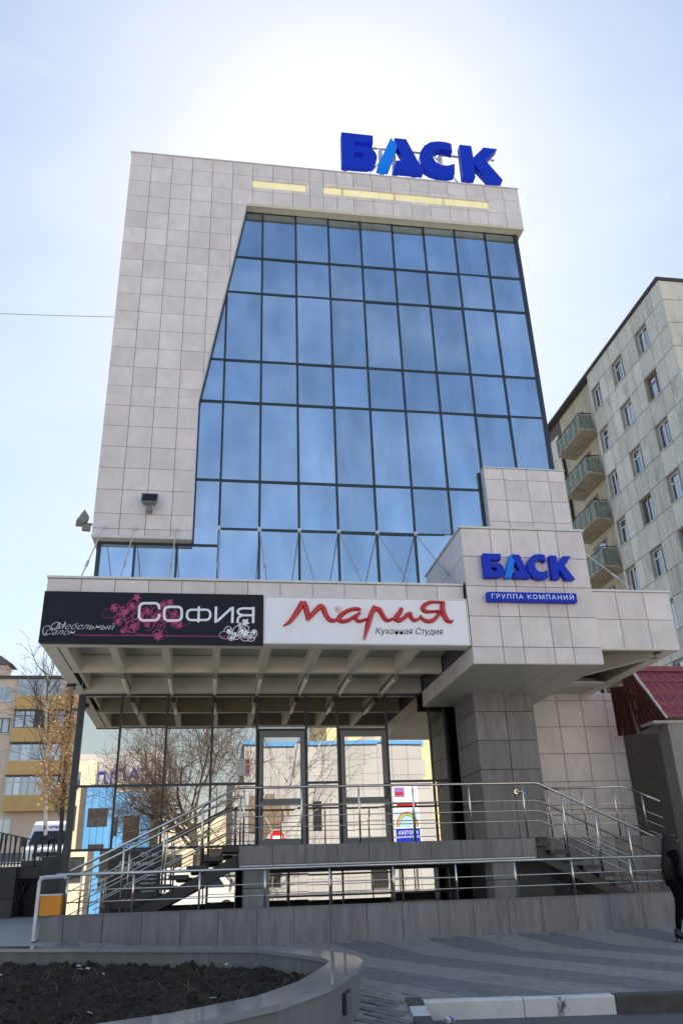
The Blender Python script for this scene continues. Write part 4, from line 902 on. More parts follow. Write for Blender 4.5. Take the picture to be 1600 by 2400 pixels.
for r in range(nst):
    z0 = SILL0 - r * STO; z1 = z0 + WH; zb = z0 - (STO - WH); ztop = z1 if r else ZT - .0
    if z1 < 3: break
    for a, b in zip(ycuts, ycuts[1:]):
        isw = any(abs(a - w0) < .01 for w0, w1 in WY)
        # spandrel
        rect('panel', b - a - .034, z0 - zb - .034, .10, 'x', PANEL, AB, (BXX + .05, (a + b) / 2, (z0 + zb) / 2))
        if not isw: rect('panel', b - a - .034, z1 - z0 - .034, .10, 'x', PANEL, AB, (BXX + .05, (a + b) / 2, (z0 + z1) / 2))
        if r == 0: rect('panel', b - a - .034, ZT - z1 - .034, .10, 'x', PANEL, AB, (BXX + .05, (a + b) / 2, (ZT + z1) / 2))
    for i, (a, b) in enumerate(WY):
        rv = MB(); rv.box(BXX + .001, BXX + .24, a - .004, a + .02, z0, z1); rv.box(BXX + .001, BXX + .24, b - .034, b + .004, z0, z1); rv.box(BXX + .001, BXX + .24, a + .02, b - .034, z1 - .034, z1 + .004); rv.box(BXX + .001, BXX + .24, a + .02, b - .034, z0 - .004, z0 + .01)
        rv.build('window_reveal', REVEAL, AB)
        MB().box(BXX + .24, BXX + .30, a - .034, b + .02, z0 - .034, z1 + .02).build('window_back', JOINT, AB) if False else None
        fm = WOODF if (r, i) in ((1, 0), (4, 0), (3, 1)) else PVC
        apt_window(AB, a + .02, b - .034, z0 + .01, z1 - .034, BXX, fm, .36 if (r + i) % 2 else .55)
    # end face panels facing the street
    for x0, x1 in ((BXX + .0, 21.9), (21.9, 23.4), (23.4, 24.9), (24.9, 26.4)):
        for za, zc in ((zb, zb + STO / 2), (zb + STO / 2, zb + STO)): rect('panel', x1 - x0 - .034, zc - za - .034, .10, 'y', PANEL, AB, ((x0 + x1) / 2, YC, (za + zc) / 2))
        if r == 0: rect('panel', x1 - x0 - .034, ZT - zb - STO - .034, .10, 'y', PANEL, AB, ((x0 + x1) / 2, YC, (ZT + zb + STO) / 2))
    # far panels beyond the recess
    for a, b in ((22.42, 23.6), (23.6, 24.8), (24.8, 26.0)):
        for za, zc in ((zb, z0), (z0, z1)): rect('panel', b - a - .034, zc - za - .034, .10, 'x', PANEL, AB, (BXX + .05, (a + b) / 2, (za + zc) / 2))
    # balcony
    bz = 22.95 - r * STO; B0, B1, BF = 17.82, 21.1, 19.70
    sl_ = MB(); sl_.add([(BF, B0, bz), (BXX + .3, B0, bz), (BXX + .3, B1, bz), (BF, B1, bz), (BF, B0, bz - .07), (BXX + .3, B0, bz - .20), (BXX + .3, B1, bz - .20), (BF, B1, bz - .07)], [(0, 1, 2, 3), (7, 6, 5, 4), (0, 4, 5, 1), (1, 5, 6, 2), (2, 6, 7, 3), (3, 7, 4, 0)])
    bal = sl_.build('balcony', SLABC, AB)
    n = 5
    for k in range(n):
        a, b = lerp(B0, B1, k / n), lerp(B0, B1, (k + 1) / n); rect('rail_panel', b - a - .03, .86, .02, 'x', GREENB, bal, (BF + .03, (a + b) / 2, bz + .50))
    rect('rail_panel', BXX - BF - .06, .86, .02, 'y', GREENB, bal, ((BF + BXX) / 2 + .02, B0 + .03, bz + .50))
    rl = MB(); rl.box(BF, BF + .05, B0, B1, bz + 1.0, bz + 1.04); rl.box(BF + .05, BXX, B0, B0 + .05, bz + 1.0, bz + 1.04)
    for k in range(n + 1): y = lerp(B0 + .02, B1 - .034, k / n); rl.box(BF + .005, BF + .025, y - .015, y + .015, bz, bz + 1.0)
    rl.build('rail_frame', BLACKST, bal)
    d = MB(); d.box(BXX + .27, BXX + .299, 19.3, 20.9, bz, bz + 2.15); d.build('balcony_door', WOODF, AB)
    MB().add([(BXX + .268, 19.4, bz + .9), (BXX + .268, 20.0, bz + .9), (BXX + .268, 20.0, bz + 2.05), (BXX + .268, 19.4, bz + 2.05)], [(0, 3, 2, 1)]).build('pane', WGLASS, [o for o in AB.children if o.name.startswith('balcony_door')][-1])
# blue shutter beside one window, orange jamb on another
MB().box(BXX - .02, BXX + .0, 17.46, 17.60, SILL0 - 5 * STO, SILL0 - 5 * STO + WH).build('blue_board', mat('blue_board', (.06, .22, .48), .6), AB)

# ------------------------------------------------------------------ porch with maroon metal tile roof, right edge
MAROON = mat('metal_tile', (.20, .028, .045), .38, var=.12, scale=5, coat=.2); RUST = mat('rusty_sheet', (.055, .010, .008), .8, var=.8, scale=6, stretch=(2.5, 2.5, .3), dark=(.22, .16, .11), dthr=(.57, .70))
PR = thing('porch', 'street porch with maroon metal tile roof and rusty sheet side on grey pillars', 'porch', (10.5, -1, -.5))
# slope: eave line at z 3.42 / ridge at 4.72, facing the street, gable side towards the tower
EX0, EY, EZ = 9.80, -2.0, 3.42; GX, GY, GZ = 9.62, -1.25, 4.62
nr, nc = 4, 14
def roof_pt(u, v): # u along X, v up the slope
    return Vector((EX0 + u - .18 * v * 0, lerp(EY, GY, v), lerp(EZ, GZ, v)))
for r in range(nr):
    for c in range(nc):
        mb = MB(); n = 6; vs = []
        for j, v in enumerate((r / nr - .004, (r + 1) / nr)):
            for i in range(n + 1):
                u = (c + i / n) * .19; q = roof_pt(u - .38 * (1 - 0) * v * .45 + .0, v); lift = .022 * (1 + math.cos(2 * math.pi * i / n)) / 2 + (.03 if j == 0 else 0.0)
                nrm = Vector((0, -(GZ - EZ), (GY - EY))).normalized(); q = q + Vector((0, -.85, .53)) * lift
                vs.append(q)
        dn = [v_ + Vector((0, .01, -.02)) for v_ in vs[:n + 1]]
        mb.add(vs + dn, [(i, i + 1, n + 2 + i, n + 1 + i) for i in range(n)] + [(2 * n + 2 + i, 2 * n + 3 + i, i + 1, i) for i in range(n)])
        mb.build('metal_tile', MAROON, PR, True)
MB().bar((9.62, -1.24, 4.66), (12.2, -1.24, 4.66), .16, .12).build('ridge_cap', MAROON, PR)
MB().bar((9.80, -2.03, 3.40), (9.60, -1.25, 4.66), .03, .05, (1, 0, 0)).build('verge_strip', TRIM, PR)
# rusty side: two corrugated sheets
def corr(a, b, c, d, name, n=26):
    a, b, c, d = map(Vector, (a, b, c, d)); mb = MB(); nn = (b - a).cross(d - a).normalized(); vs = []
    for i in range(n + 1):
        o = nn * (.018 * (1 if (i // 2) % 2 else -1)); vs.append(a.lerp(b, i / n) + o)
    for i in range(n + 1):
        o = nn * (.018 * (1 if (i // 2) % 2 else -1)); vs.append(d.lerp(c, i / n) + o)
    mb.add(vs, [(i, i + 1, n + 2 + i, n + 1 + i) for i in range(n)]); return mb.build(name, RUST, PR)
corr((9.30, -.62, 3.24), (9.46, -1.25, 3.18), (9.36, -1.25, 4.28), (9.30, -.62, 4.36), 'rusty_sheet'); corr((9.50, -1.30, 3.20), (9.80, -1.98, 3.38), (9.58, -1.26, 4.58), (9.42, -1.0, 4.5), 'rusty_sheet')
MB().box(9.52, 12.2, -1.93, -.6, 3.30, 3.36).build('eave_board', CONC, PR)
PCON = mat('porch_concrete', (.24, .23, .215), .85, var=.15, scale=2, bump=.1)
MB().box(9.86, 12.2, -1.9, -1.45, -.7, 3.30).build('pillar', PCON, PR)
MB().box(9.76, 12.3, .25, .45, -.7, 4.6).build('rear_wall', mat('porch_rear', (.105, .095, .08), .9, var=.2), PR)
MB().box(9.66, 9.75, -.9, .3, -.7, 3.3).build('side_wall', mat('porch_side', (.13, .12, .10), .9, var=.2), PR) if False else None

# ------------------------------------------------------------------ left background
LOT = mat('lot_asphalt', (.12, .118, .115), .9, var=.2, scale=2)
def lot(x, y): return .95 + max(0, min(y, 62) - 25) * .078
tag(sheet([-70, -40, -20, -12, -8, -4, -3.3], [3.25, 6, 12, 20, 25, 62, 90], lot, LOT, 'upper_yard'), 'raised asphalt yard behind the retaining wall on the left', 'yard', kind='structure')
tag(sheet([-3.3, 0, 10, 40, 120], [14, 30, 62, 90], lambda x, y: -.4, LOT, 'rear_yard'), 'asphalt yard behind the office tower', 'yard', kind='structure')
DSTONE = mat('dark_stone', (.055, .052, .05), .8, var=.3, scale=3, rnd=.2, perobj=5)
RW = thing('retaining_wall', 'dark stone retaining wall under the iron fence on the left', 'wall', (-6, 3, -.1))
MB().box(-14, -4.42, 2.9, 3.25, -.5, .93).build('wall', JOINT, RW)
tiles(RW, fr(-14, -4.40, .9), [-.4, .25, .94], 2.86, m=DSTONE, name='stone_slab', t=.04); MB().box(-3.84, -3.1, 2.9, 3.25, -.5, 1.12).build('wall_end', JOINT, RW)
tiles(RW, [-3.86, -3.1], [-.4, .25, 1.14], 2.86, m=DSTONE, name='stone_slab', t=.04); MB().box(-4.42, -3.84, 3.0, 3.2, .68, .93).build('lintel', DSTONE, RW)
MB().box(-4.6, -3.7, 3.9, 4.0, -.5, .9).build('back_wall', BLACKST, RW); MB().box(-4.41, -4.36, 3.26, 3.9, -.5, .93).build('side_wall', DSTONE, RW)
GT = thing('iron_gate', 'low black iron gate with zigzag bars in the retaining wall', 'gate', (-4.1, 2.95, -.1))
mb = MB(); mb.tube([(-4.38, 2.95, -.12), (-4.38, 2.95, .64), (-3.87, 2.95, .64), (-3.87, 2.95, -.12), (-4.38, 2.95, -.12)], .014, 6); mb.build('frame', BLACKST, GT)
mb = MB(); mb.tube([(-4.36, 2.95, .05), (-4.18, 2.95, .60), (-4.02, 2.95, .60), (-4.10, 2.95, .36), (-4.2, 2.95, .30), (-4.22, 2.95, .18), (-3.95, 2.95, .16), (-3.9, 2.95, .0)], .012, 6); mb.tube([(-4.3, 2.95, .62), (-4.1, 2.95, .10), (-3.95, 2.95, .62)], .010, 6); mb.build('ornament', BLACKST, GT)
FN = thing('iron_fence', 'black iron fence of slanted bars on the retaining wall', 'fence', (-6, 3.05, .94))
def fence_run(x0, x1, z0, z1a, z1b):
    n = max(2, int((x1 - x0) / .075))
    for k in range(n + 1):
        x = lerp(x0, x1, k / n); z1 = lerp(z1a, z1b, k / n); s = (.0, .06, -.06)[k % 3]
        MB().bar((x, 3.05, z0), (x + s, 3.05, z1), .032, .032, (0, 1, 0)).build('bar', BLACKST, FN)
    MB().bar((x0, 3.05, z1a), (x1, 3.05, z1b), .03, .03).build('top_rail', BLACKST, FN); MB().bar((x0, 3.05, z0 + .06), (x1, 3.05, z0 + .06), .03, .03).build('bottom_rail', BLACKST, FN)
fence_run(-6.6, -4.9, .95, 1.72, 1.70); fence_run(-4.88, -4.05, .95, 1.69, 1.50); fence_run(-3.78, -3.2, 1.13, 1.70, 1.64); fence_run(-4.05, -3.78, .95, 1.50, 1.50)
# van
VN = thing('parked_van', 'white delivery van with dark windscreen parked behind the iron fence', 'van', (-6.68, 19, .95))
VWHT = mat('van_paint', (.68, .70, .74), .3, var=.03, coat=.4); VBLK = mat('van_black', (.015, .016, .018), .5); VGL = mat('van_glass', (.012, .018, .03), .08, var=.1)
vx, vy, vz = -6.62, 19.0, lot(0, 19) + .003
prof = [(-.02, .45), (-.05, .85), (.05, 1.08), (.55, 1.25), (1.15, 1.85), (1.30, 2.12), (1.6, 2.28), (2.3, 2.34), (5.0, 2.34), (5.1, 2.2), (5.1, .45)]
def hw(z): return .95 if z < 1.2 else .95 - (z - 1.2) * .07
mb = MB(); n = len(prof); vs = []
for sx in (-1, 1):
    for y, z in prof: vs.append((vx + sx * hw(z), vy + y, vz + z))
mb.add(vs, [tuple(range(n)), tuple(range(2 * n - 1, n - 1, -1))] + [(i, i + n, (i + 1) % n + n, (i + 1) % n) for i in range(n)])
vb = mb.build('body', VWHT, VN)
bmod = vb.modifiers.new('bevel', 'BEVEL'); bmod.width = .06; bmod.segments = 3; bmod.limit_method = 'ANGLE'
def vq(y0, z0, y1, z1, w0, w1, name, m, off_=.025):
    d = Vector((0, -(z1 - z0), (y1 - y0))).normalized() * off_
    MB().add([Vector((vx - w0, vy + y0, vz + z0)) + d, Vector((vx + w0, vy + y0, vz + z0)) + d, Vector((vx + w1, vy + y1, vz + z1)) + d, Vector((vx - w1, vy + y1, vz + z1)) + d], [(0, 1, 2, 3)]).build(name, m, VN)
vq(.58, 1.28, 1.14, 1.84, .86, .78, 'windscreen', VGL); vq(-.045, .80, -.01, .97, .55, .52, 'grille', VBLK); vq(-.02, .46, -.04, .66, .9, .9, 'bumper', VBLK)
for sx in (-1, 1):
    MB().obox((vx + sx * .74, vy - .035, vz + .86), (.13, 0, 0), (0, .03, 0), (0, 0, .10)).build('headlight', TRIM, VN)
    mr_ = MB(); mr_.obox((vx + sx * 1.08, vy + .62, vz + 1.40), (.08, 0, 0), (0, .04, 0), (0, 0, .16)); mr_.bar((vx + sx * .9, vy + .65, vz + 1.3), (vx + sx * 1.05, vy + .63, vz + 1.32), .03, .03); mr_.build('mirror', VBLK, VN)
    for wy in (.85, 4.1):
        w_ = MB(); w_.tube([(vx + sx * .72, vy + wy, vz + .34), (vx + sx * .965, vy + wy, vz + .34)], .34, 18); wo2 = w_.build('wheel', VBLK, VN); MB().tube([(vx + sx * .93, vy + wy, vz + .34), (vx + sx * .972, vy + wy, vz + .34)], .2, 14).build('rim', TRIM, wo2)
    MB().add([(vx + sx * (hw(1.3) + .012), vy + .95, vz + 1.25), (vx + sx * (hw(1.3) + .012), vy + 1.9, vz + 1.25), (vx + sx * (hw(1.8) + .012), vy + 1.9, vz + 1.8), (vx + sx * (hw(1.8) + .012), vy + 1.35, vz + 1.8)], [(0, 1, 2, 3) if sx > 0 else (3, 2, 1, 0)]).build('side_window', VGL, VN)
lg = MB()
for sx in (-1, 1): q, ws = cat_rom([Vector((vx + sx * .02, vz + 2.05)), Vector((vx + sx * .14, vz + 2.00)), Vector((vx + sx * .30, vz + 2.09))], [.07, .06, .01], 5); lg.stroke(q, ws, vy + 1.20, .02)
lg.build('bird_emblem', mat('van_blue', (.03, .06, .35), .4), VN)
# cream and ochre apartment house behind
CREAM = mat('cream_render', (.86, .67, .53), .85, var=.10, scale=.5, rnd=.02); OCHRE = mat('ochre_render', (.74, .47, .18), .85, var=.12, scale=.8, dark=(.58, .32, .09), dthr=(.6, .9))
HY = 60.0
AH = thing('apartment_house', 'cream five storey apartment house with ochre balconies behind the van', 'building', (-20, 64, 3.8))
MB().box(-34, -9, HY, 72, 2.5, 18.7).build('wall', CREAM, AH); MB().box(-34.3, -8.7, HY - .3, 72, 18.7, 18.95).build('roof', mat('dark_roof', (.10, .085, .08), .8), AH)
ch = MB(); ch.add([(-21.2, HY + .3, 18.95), (-19.2, HY + .3, 18.95), (-19.2, HY + 2, 18.95), (-21.2, HY + 2, 18.95), (-21.2, HY + .3, 20.1), (-19.2, HY + .3, 20.1), (-19.2, HY + 2, 20.1), (-21.2, HY + 2, 20.1)], [(4, 5, 6, 7), (0, 1, 5, 4), (1, 2, 6, 5), (3, 0, 4, 7), (2, 3, 7, 6)]); ch.build('roof_vent', CREAM, AH)
MB().add([(-21.6, HY + 0, 20.1), (-18.7, HY + 0, 20.1), (-18.7, HY + 2.3, 20.1), (-21.6, HY + 2.3, 20.1), (-20.2, HY + 1.1, 21.2)], [(0, 1, 4), (1, 2, 4), (2, 3, 4), (3, 0, 4), (3, 2, 1, 0)]).build('vent_cap', MATS['dark_roof'], AH)
rowsA = [(16.93, 18.48, 15.65), (14.03, 15.55, 12.8), (11.16, 12.62, 9.9), (8.28, 9.85, 6.96)]
for r, (za, zb, zc) in enumerate(rowsA):
    for s_, (x0, x1, nn) in enumerate(((-17.7, -13.3, (6, 5, 5, 7)[r]), (-12.6, -9.4, 5))):
        p_ = MB(); p_.box(x0, x1, HY - 1.1, HY - .001, zc, za); bal = p_.build('balcony', OCHRE, AH)
        MB().box(x0 - .08, x1 + .08, HY - 1.2, HY - .001, zb, zb + .12).build('balcony_roof', MATS['dark_roof'], bal)
        MB().box(x0 + .1, x1 - .1, HY - .9, HY - .005, za, zb).build('balcony_interior', JOINT, bal)
        for k in range(nn):
            a, b = lerp(x0, x1, k / nn), lerp(x0, x1, (k + 1) / nn)
            if r == 1 and k in (2, 3): continue
            MB().add([(a + .04, HY - 1.02, za + .05), (b - .04, HY - 1.02, za + .05), (b - .04, HY - 1.02, zb - .05), (a + .04, HY - 1.02, zb - .05)], [(0, 1, 2, 3)]).build('pane', WGLASS, bal)
            f = MB(); f.box(a, a + .09, HY - 1.08, HY - 1.0, za, zb); f.box(a + .09, b, HY - 1.08, HY - 1.0, za + 1.05, za + 1.11); f.box(a + .09, b, HY - 1.08, HY - 1.0, za, za + .07); f.build('window_frame', PVC if r != 1 else WOODF, bal)
for r, (z0, z1, xr) in enumerate(((16.6, 18.0, -18.42), (13.72, 15.1, -18.25), (10.85, 12.3, -18.6), (7.95, 9.4, -18.9), (4.9, 6.5, -17.0))):
    for x1 in (xr, xr - 3.6, xr - 7.2, xr - 10.8):
        x0 = x1 - 1.35; f = MB(); f.box(x0, x1, HY - .06, HY - .001, z0, z0 + .1); f.box(x0, x1, HY - .06, HY - .001, z1 - .1, z1); f.box(x0, x0 + .1, HY - .06, HY - .001, z0 + .1, z1 - .1); f.box(x1 - .1, x1, HY - .06, HY - .001, z0 + .1, z1 - .1); f.box(x0 + .62, x0 + .74, HY - .06, HY - .001, z0 + .1, z1 - .1)
        w_ = f.build('window', PVC if r not in (1, 3) else WOODF, AH); MB().add([(x0 + .1, HY - .02, z0 + .1), (x1 - .1, HY - .02, z0 + .1), (x1 - .1, HY - .02, z1 - .1), (x0 + .1, HY - .02, z1 - .1)], [(0, 1, 2, 3)]).build('pane', WGLASS, w_); MB().box(x0 - .1, x1 + .1, HY - .15, HY - .001, z0 - .1, z0 - .002).build('sill', TRIM, w_)
# ------------------------------------------------------------------ trees
BARK = mat('bark', (.085, .068, .055), .9, var=.35, scale=5, bump=.4); BIRCH = mat('birch_bark', (.52, .50, .47), .8, var=.12, scale=6, dark=(.05, .045, .04), dthr=(.56, .62)); TWIG = mat('twig', (.10, .075, .062), .9, var=.3)
DRYL = mat('dry_leaf', (.62, .41, .19), .8, var=.4, scale=2.5)
def tree(label, base, height, r0, seed, spread=.9, bark=BARK, levels=4, fork=.28, kids=(7, 5, 4, 4), droop=0.0, leaves=0, leaf_m=None, lean=(0, 0), name='bare_tree', group=None, tipr=.006, nring=7, upw=.25, limb=1.0, wob=.13, split=2):
    rn = random.Random(seed); t = thing(name, label, 'tree', base, group)
    trunk, crown, lf = MB(), MB(), MB()
    def branch(p, d, L, r, lev):
        n = 6 if lev < 2 else 4; pts = [p.copy()]; rs = [r]; dd = d.copy(); q = p.copy()
        for i in range(n):
            wb_ = wob if lev == 0 else .13; dd = (dd + Vector((rn.gauss(0, wb_), rn.gauss(0, wb_), rn.gauss(0, .10) + (upw if lev else 0) * .35 - droop * (i / n) * (lev > 1)))).normalized(); q = q + dd * (L / n); pts.append(q.copy()); rs.append(max(tipr, r * (1 - (.62 if lev else .55) * (i + 1) / n)))
        (trunk if lev < split else crown).tube(pts, rs, nring if lev < 1 else (6 if lev < 2 else (4 if lev < 3 else 3)), cap=False)
        if lev >= levels: 
            if leaves:
                for _ in range(leaves):
                    c = pts[rn.randint(1, n)] + Vector((rn.gauss(0, .12), rn.gauss(0, .12), rn.gauss(-.05, .12))); a = Vector((rn.gauss(0, 1), rn.gauss(0, 1), rn.gauss(0, 1))).normalized(); b = a.orthogonal().normalized() * rn.uniform(.035, .07); a *= rn.uniform(.05, .09)
                    lf.add([c - a, c + b * .8, c + a, c - b * .8], [(0, 1, 2, 3)])
            return
        k = kids[min(lev, len(kids) - 1)]
        for j in range(k):
            f_ = fork + (1 - fork) * (j + rn.uniform(.2, .9)) / k if lev == 0 else rn.uniform(.18, 1.0)
            i = min(n - 1, int(f_ * n)); pp = pts[i].lerp(pts[i + 1], f_ * n - i); ax = (pts[i + 1] - pts[i]).normalized()
            o = ax.orthogonal().normalized(); o.rotate(Matrix.Rotation(rn.uniform(0, 6.283), 3, ax)); nd = (ax * rn.uniform(.35, .9) + o * spread * rn.uniform(.6, 1.1)).normalized()
            branch(pp, nd, L * rn.uniform(.45, .68) * (1 if lev else (1.15 - .55 * f_) * limb), max(tipr, rs[i] * rn.uniform(.40, .62)), lev + 1)
    branch(Vector(base), Vector((lean[0], lean[1], 1)).normalized(), height, r0, 0)
    trunk.build('trunk', bark, t, True); crown.build('crown', TWIG, t)
    if leaves: lf.build('foliage', leaf_m or DRYL, t)
    return t
tree('slender white birch with drooping bare twigs before the apartment house', (-6.75, 20, lot(0, 20)), 8.8, .10, 11, .6, BIRCH, 3, .40, (16, 5, 5), .30, name='birch_tree', lean=(-.06, 0), wob=.03, split=1, limb=.6)
DT = thing('dry_leaf_tree', 'bushy young tree with dry brown leaves beside the tower corner', 'tree', (-5.0, 12, lot(0, 12)))
rn = random.Random(8); tk, lfm = MB(), MB()
tk.tube([(-4.95, 12, lot(0, 12)), (-5.0, 12, 3), (-5.1, 12.1, 5), (-5.05, 12, 7.3)], [.08, .07, .05, .012], 7)
clumps = []
for _ in range(85):
    z = rn.uniform(3.2, 7.5); w_ = .95 * math.sin(max(.15, min(1, (7.7 - z) / 3.2)) * 1.5) * (1 if z > 3.4 else .8); a = rn.uniform(0, 6.283); rr_ = w_ * math.sqrt(rn.random())
    c = Vector((-5.05 + rr_ * math.cos(a) - (.18 if 5 < z < 6.6 else 0), 12 + rr_ * math.sin(a), z)); clumps.append(c); base = Vector((-5.05, 12, z - rn.uniform(.3, .7))); md = base.lerp(c, .5) + Vector((rn.gauss(0, .05), rn.gauss(0, .05), .06)); tk.tube([base, md, c], [.018, .011, .004], 4, cap=False)
    for _k in range(48):
        p = c + Vector((rn.gauss(0, .15), rn.gauss(0, .15), rn.gauss(0, .17))); a3 = Vector((rn.gauss(0, 1), rn.gauss(0, 1), rn.gauss(0, 1))).normalized(); b3 = a3.orthogonal().normalized() * rn.uniform(.025, .05); a3 *= rn.uniform(.04, .075)
        lfm.add([p - a3, p + b3, p + a3, p - b3 * .6], [(0, 1, 2, 3)])
tk.build('trunk', BARK, DT, True); lfm.build('crown', DRYL, DT)
# overhead wires
WIR = mat('cable', (.02, .02, .022), .6)
def wire(label, a, b, sag, r=.012):
    a, b = Vector(a), Vector(b); pts = [a.lerp(b, i / 16) + Vector((0, 0, -sag * 4 * (i / 16) * (1 - i / 16))) for i in range(17)]; o = MB().tube(pts, r, 5).build('overhead_wire', WIR, None, True); tag(o, label, 'wire', 'overhead wires')
wire('thin cable crossing the sky to the upper left tower edge', (-2.99, 3.0, 17.08), (-12.5, 3, 16.75), .06, .008); wire('slack cable in front of the apartment house balconies', (-2.9, .3, 2.75 + 1.3), (-16, 30, 13.5), .3, .008) 

# ------------------------------------------------------------------ what the mirror glass shows: the far side of the street
BLUEP = mat('blue_cladding', (.10, .34, .72), .5, var=.06, rnd=.05); WHR = mat('white_render', (.70, .62, .48), .8, var=.06); PALE = mat('pale_grey_panel', (.42, .43, .46), .6, var=.06, rnd=.05)
BB = thing('shopping_centre', 'blue and white shopping centre across the street mirrored in the entrance glass', 'building', (-8, -44, -.8))
MB().box(-18, -7.4, -52, -40.3, -.9, 8.6).build('wall', WHR, BB)
for wz in (1.0, 3.8, 6.4):
    for wx in (-16.5, -14.2, -11.9, -9.6): MB().box(wx, wx + 1.2, -40.3, -40.25, wz, wz + 1.5).build('window', WGLASS, BB)
MB().box(-8.2, -3.5, -52, -40.06, -.9, 6.7).build('wall', JOINT, BB); MB().box(-18, -3.0, -52, -41.5, 6.7, 9.2).build('upper_wall', PALE, BB)
for i, (a, b) in enumerate(zip(fr(-7.8, -3.5, .43), fr(-7.8, -3.5, .43)[1:])): rect('panel', b - a - .03, 7.5, .06, 'y', BLUEP, BB, ((a + b) / 2, -40.03, 2.9))
for x0, x1, z0, z1 in ((-7.6, -6.3, 4.0, 5.1), (-5.9, -5.6, 4.0, 5.1), (-5.2, -4.2, 3.6, 5.2), (-7.4, -6.4, .6, 2.9), (-5.2, -4.2, .6, 2.4)):
    MB().box(x0, x1, -40.0, -39.96, z0, z1).build('window', VBLK, BB); MB().box(x0, x1, -39.955, -39.95, z0, z0 + (z1 - z0) * .45).build('pane', WGLASS, BB)
text_mesh('ГАЛЛАСИ', 1.0, mat('neon_blue', (.02, .03, .6), .4), 'lettering', BB, (-4.5, -41.4, 7.3), width=5.4, rot=math.pi, extrude=.03)
MB().box(-14, -8.1, -41.4, -41.3, 8.55, 8.75).build('red_strip', RED, BB)
GB = thing('panelled_hall', 'pale grey panelled hall with blue roof edge mirrored in the entrance doors', 'building', (8, -36, -.8))
MB().box(1.6, 13.1, -44, -32.06, -.9, 8.2).build('wall', mat('hall_joint', (.28, .29, .31), .8), GB)
tiles(GB, fr(1.6, 13.1, .95), fr(-.9, 8.2, .9), -32.0, m=PALE, t=.06, name='panel', gap=.015)
for o in [o for o in GB.children if o.name.startswith('panel')]: o.rotation_euler = (0, 0, math.pi); o.location.y = -32.03
MB().box(1.5, 13.2, -44, -31.9, 8.2, 8.42).build('roof_edge', BLUEP, GB)
for x0, x1, z0, z1 in ((6.3, 6.8, 3.1, 4.7), (3.0, 4.4, .4, 2.6), (9.6, 10.6, .3, 2.4)): MB().box(x0, x1, -32.0, -31.93, z0, z1).build('window', VBLK, GB)
MB().box(2.6, 4.2, -31.99, -31.92, 3.2, 5.2).build('brown_panel', WOODF, GB)
CB2 = thing('cream_apartments', 'sunlit cream apartment slab mirrored at the right of the entrance', 'building', (20, -66, -.8))
MB().box(10.3, 40, -75, -60.05, -.9, 24).build('wall', mat('sunny_cream', (.70, .58, .36), .8, var=.08, scale=.4), CB2); MB().box(-10, 10.0, -75, -66, -.9, 6.6).build('low_wing', WHR, CB2)
for r in range(8):
    for c in range(11): MB().box(11.6 + c * 2.6, 12.9 + c * 2.6, -60.05, -60.0, 1.2 + r * 2.8, 2.7 + r * 2.8).build('window', PALE, CB2)
for c in range(8): MB().box(-9 + c * 2.4, -7.6 + c * 2.4, -66.0, -65.95, 2.2, 3.8).build('window', VBLK, CB2)
def copy_tree(o, parent=None):
    c = o.copy(); COL.objects.link(c); c.parent = parent
    if parent: c.matrix_parent_inverse = o.matrix_parent_inverse.copy()
    for ch_ in list(o.children): copy_tree(ch_, c)
    return c
v2 = copy_tree(VN); v2['label'] = 'white delivery van across the street mirrored under the entrance landing'; v2.location = (2.2, -25.5, -.85); v2.rotation_euler = (0, 0, R(100))
VN['group'] = v2['group'] = 'parked delivery vans'
HB = thing('billboard', 'advertising board with rainbow print mirrored beside the entrance doors', 'billboard', (10.1, -26, -.8))
MB().box(9.45, 10.8, -26.1, -26.0, 2.0, 5.1).build('board', WPRINT, HB); MB().box(9.6, 9.7, -26.2, -26.1, -.9, 5).build('post', STEEL, HB); MB().box(10.5, 10.6, -26.2, -26.1, -.9, 5).build('post', STEEL, HB)
VIOL = mat('violet_print', (.22, .16, .50), .5); PBL = mat('pale_blue_print', (.35, .58, .78), .5)
MB().box(9.50, 10.05, -25.995, -25.99, 4.45, 4.95).build('print', VIOL, HB); MB().box(9.56, 9.98, -25.988, -25.985, 4.55, 4.72).build('print', RED, HB)
MB().box(9.5, 10.75, -25.995, -25.99, 2.95, 3.75).build('print', PBL, HB); MB().box(9.48, 10.77, -25.995, -25.99, 2.05, 2.42).build('print', BLUE, HB); MB().box(9.48, 10.77, -25.995, -25.99, 2.5, 2.85).build('print', BLUE, HB)
for k, m_ in enumerate((RED, ORANGE, mat('yellow_print', (.75, .6, .08), .5), mat('green_print', (.15, .5, .15), .5))):
    MB().tube([(10.12 + (.58 - .05 * k) * math.cos(a * math.pi / 12), -25.985, 2.98 + (.7 - .05 * k) * math.sin(a * math.pi / 12)) for a in range(13)], .02, 4).build('rainbow', m_, HB)
text_mesh('ИПОТЕКА', .26, WPRINT, 'lettering', HB, (10.65, -25.98, 2.58), width=1.05, rot=math.pi); MB().box(9.6, 10.7, -25.99, -25.985, 3.98, 4.12).build('print', RED, HB)
NE = thing('no_entry_sign', 'round red no entry road sign mirrored in the left door', 'sign', (3.53, -27, -.8))
MB().tube([(3.53, -27.0, 2.45), (3.53, -26.97, 2.45)], .35, 24).build('disc', RED, NE); MB().box(3.28, 3.78, -26.965, -26.96, 2.38, 2.52).build('bar', WPRINT, NE); MB().tube([(3.53, -27.03, -.86), (3.53, -27.03, 2.8)], .03, 8).build('post', STEEL, NE)
tree('large bare spreading street tree mirrored across the left entrance glass', (-.8, -27, -.85), 5.2, .30, 22, 1.0, BARK, 4, .52, (9, 8, 7, 6), name='bare_tree', tipr=.009, upw=.25, limb=2.3)
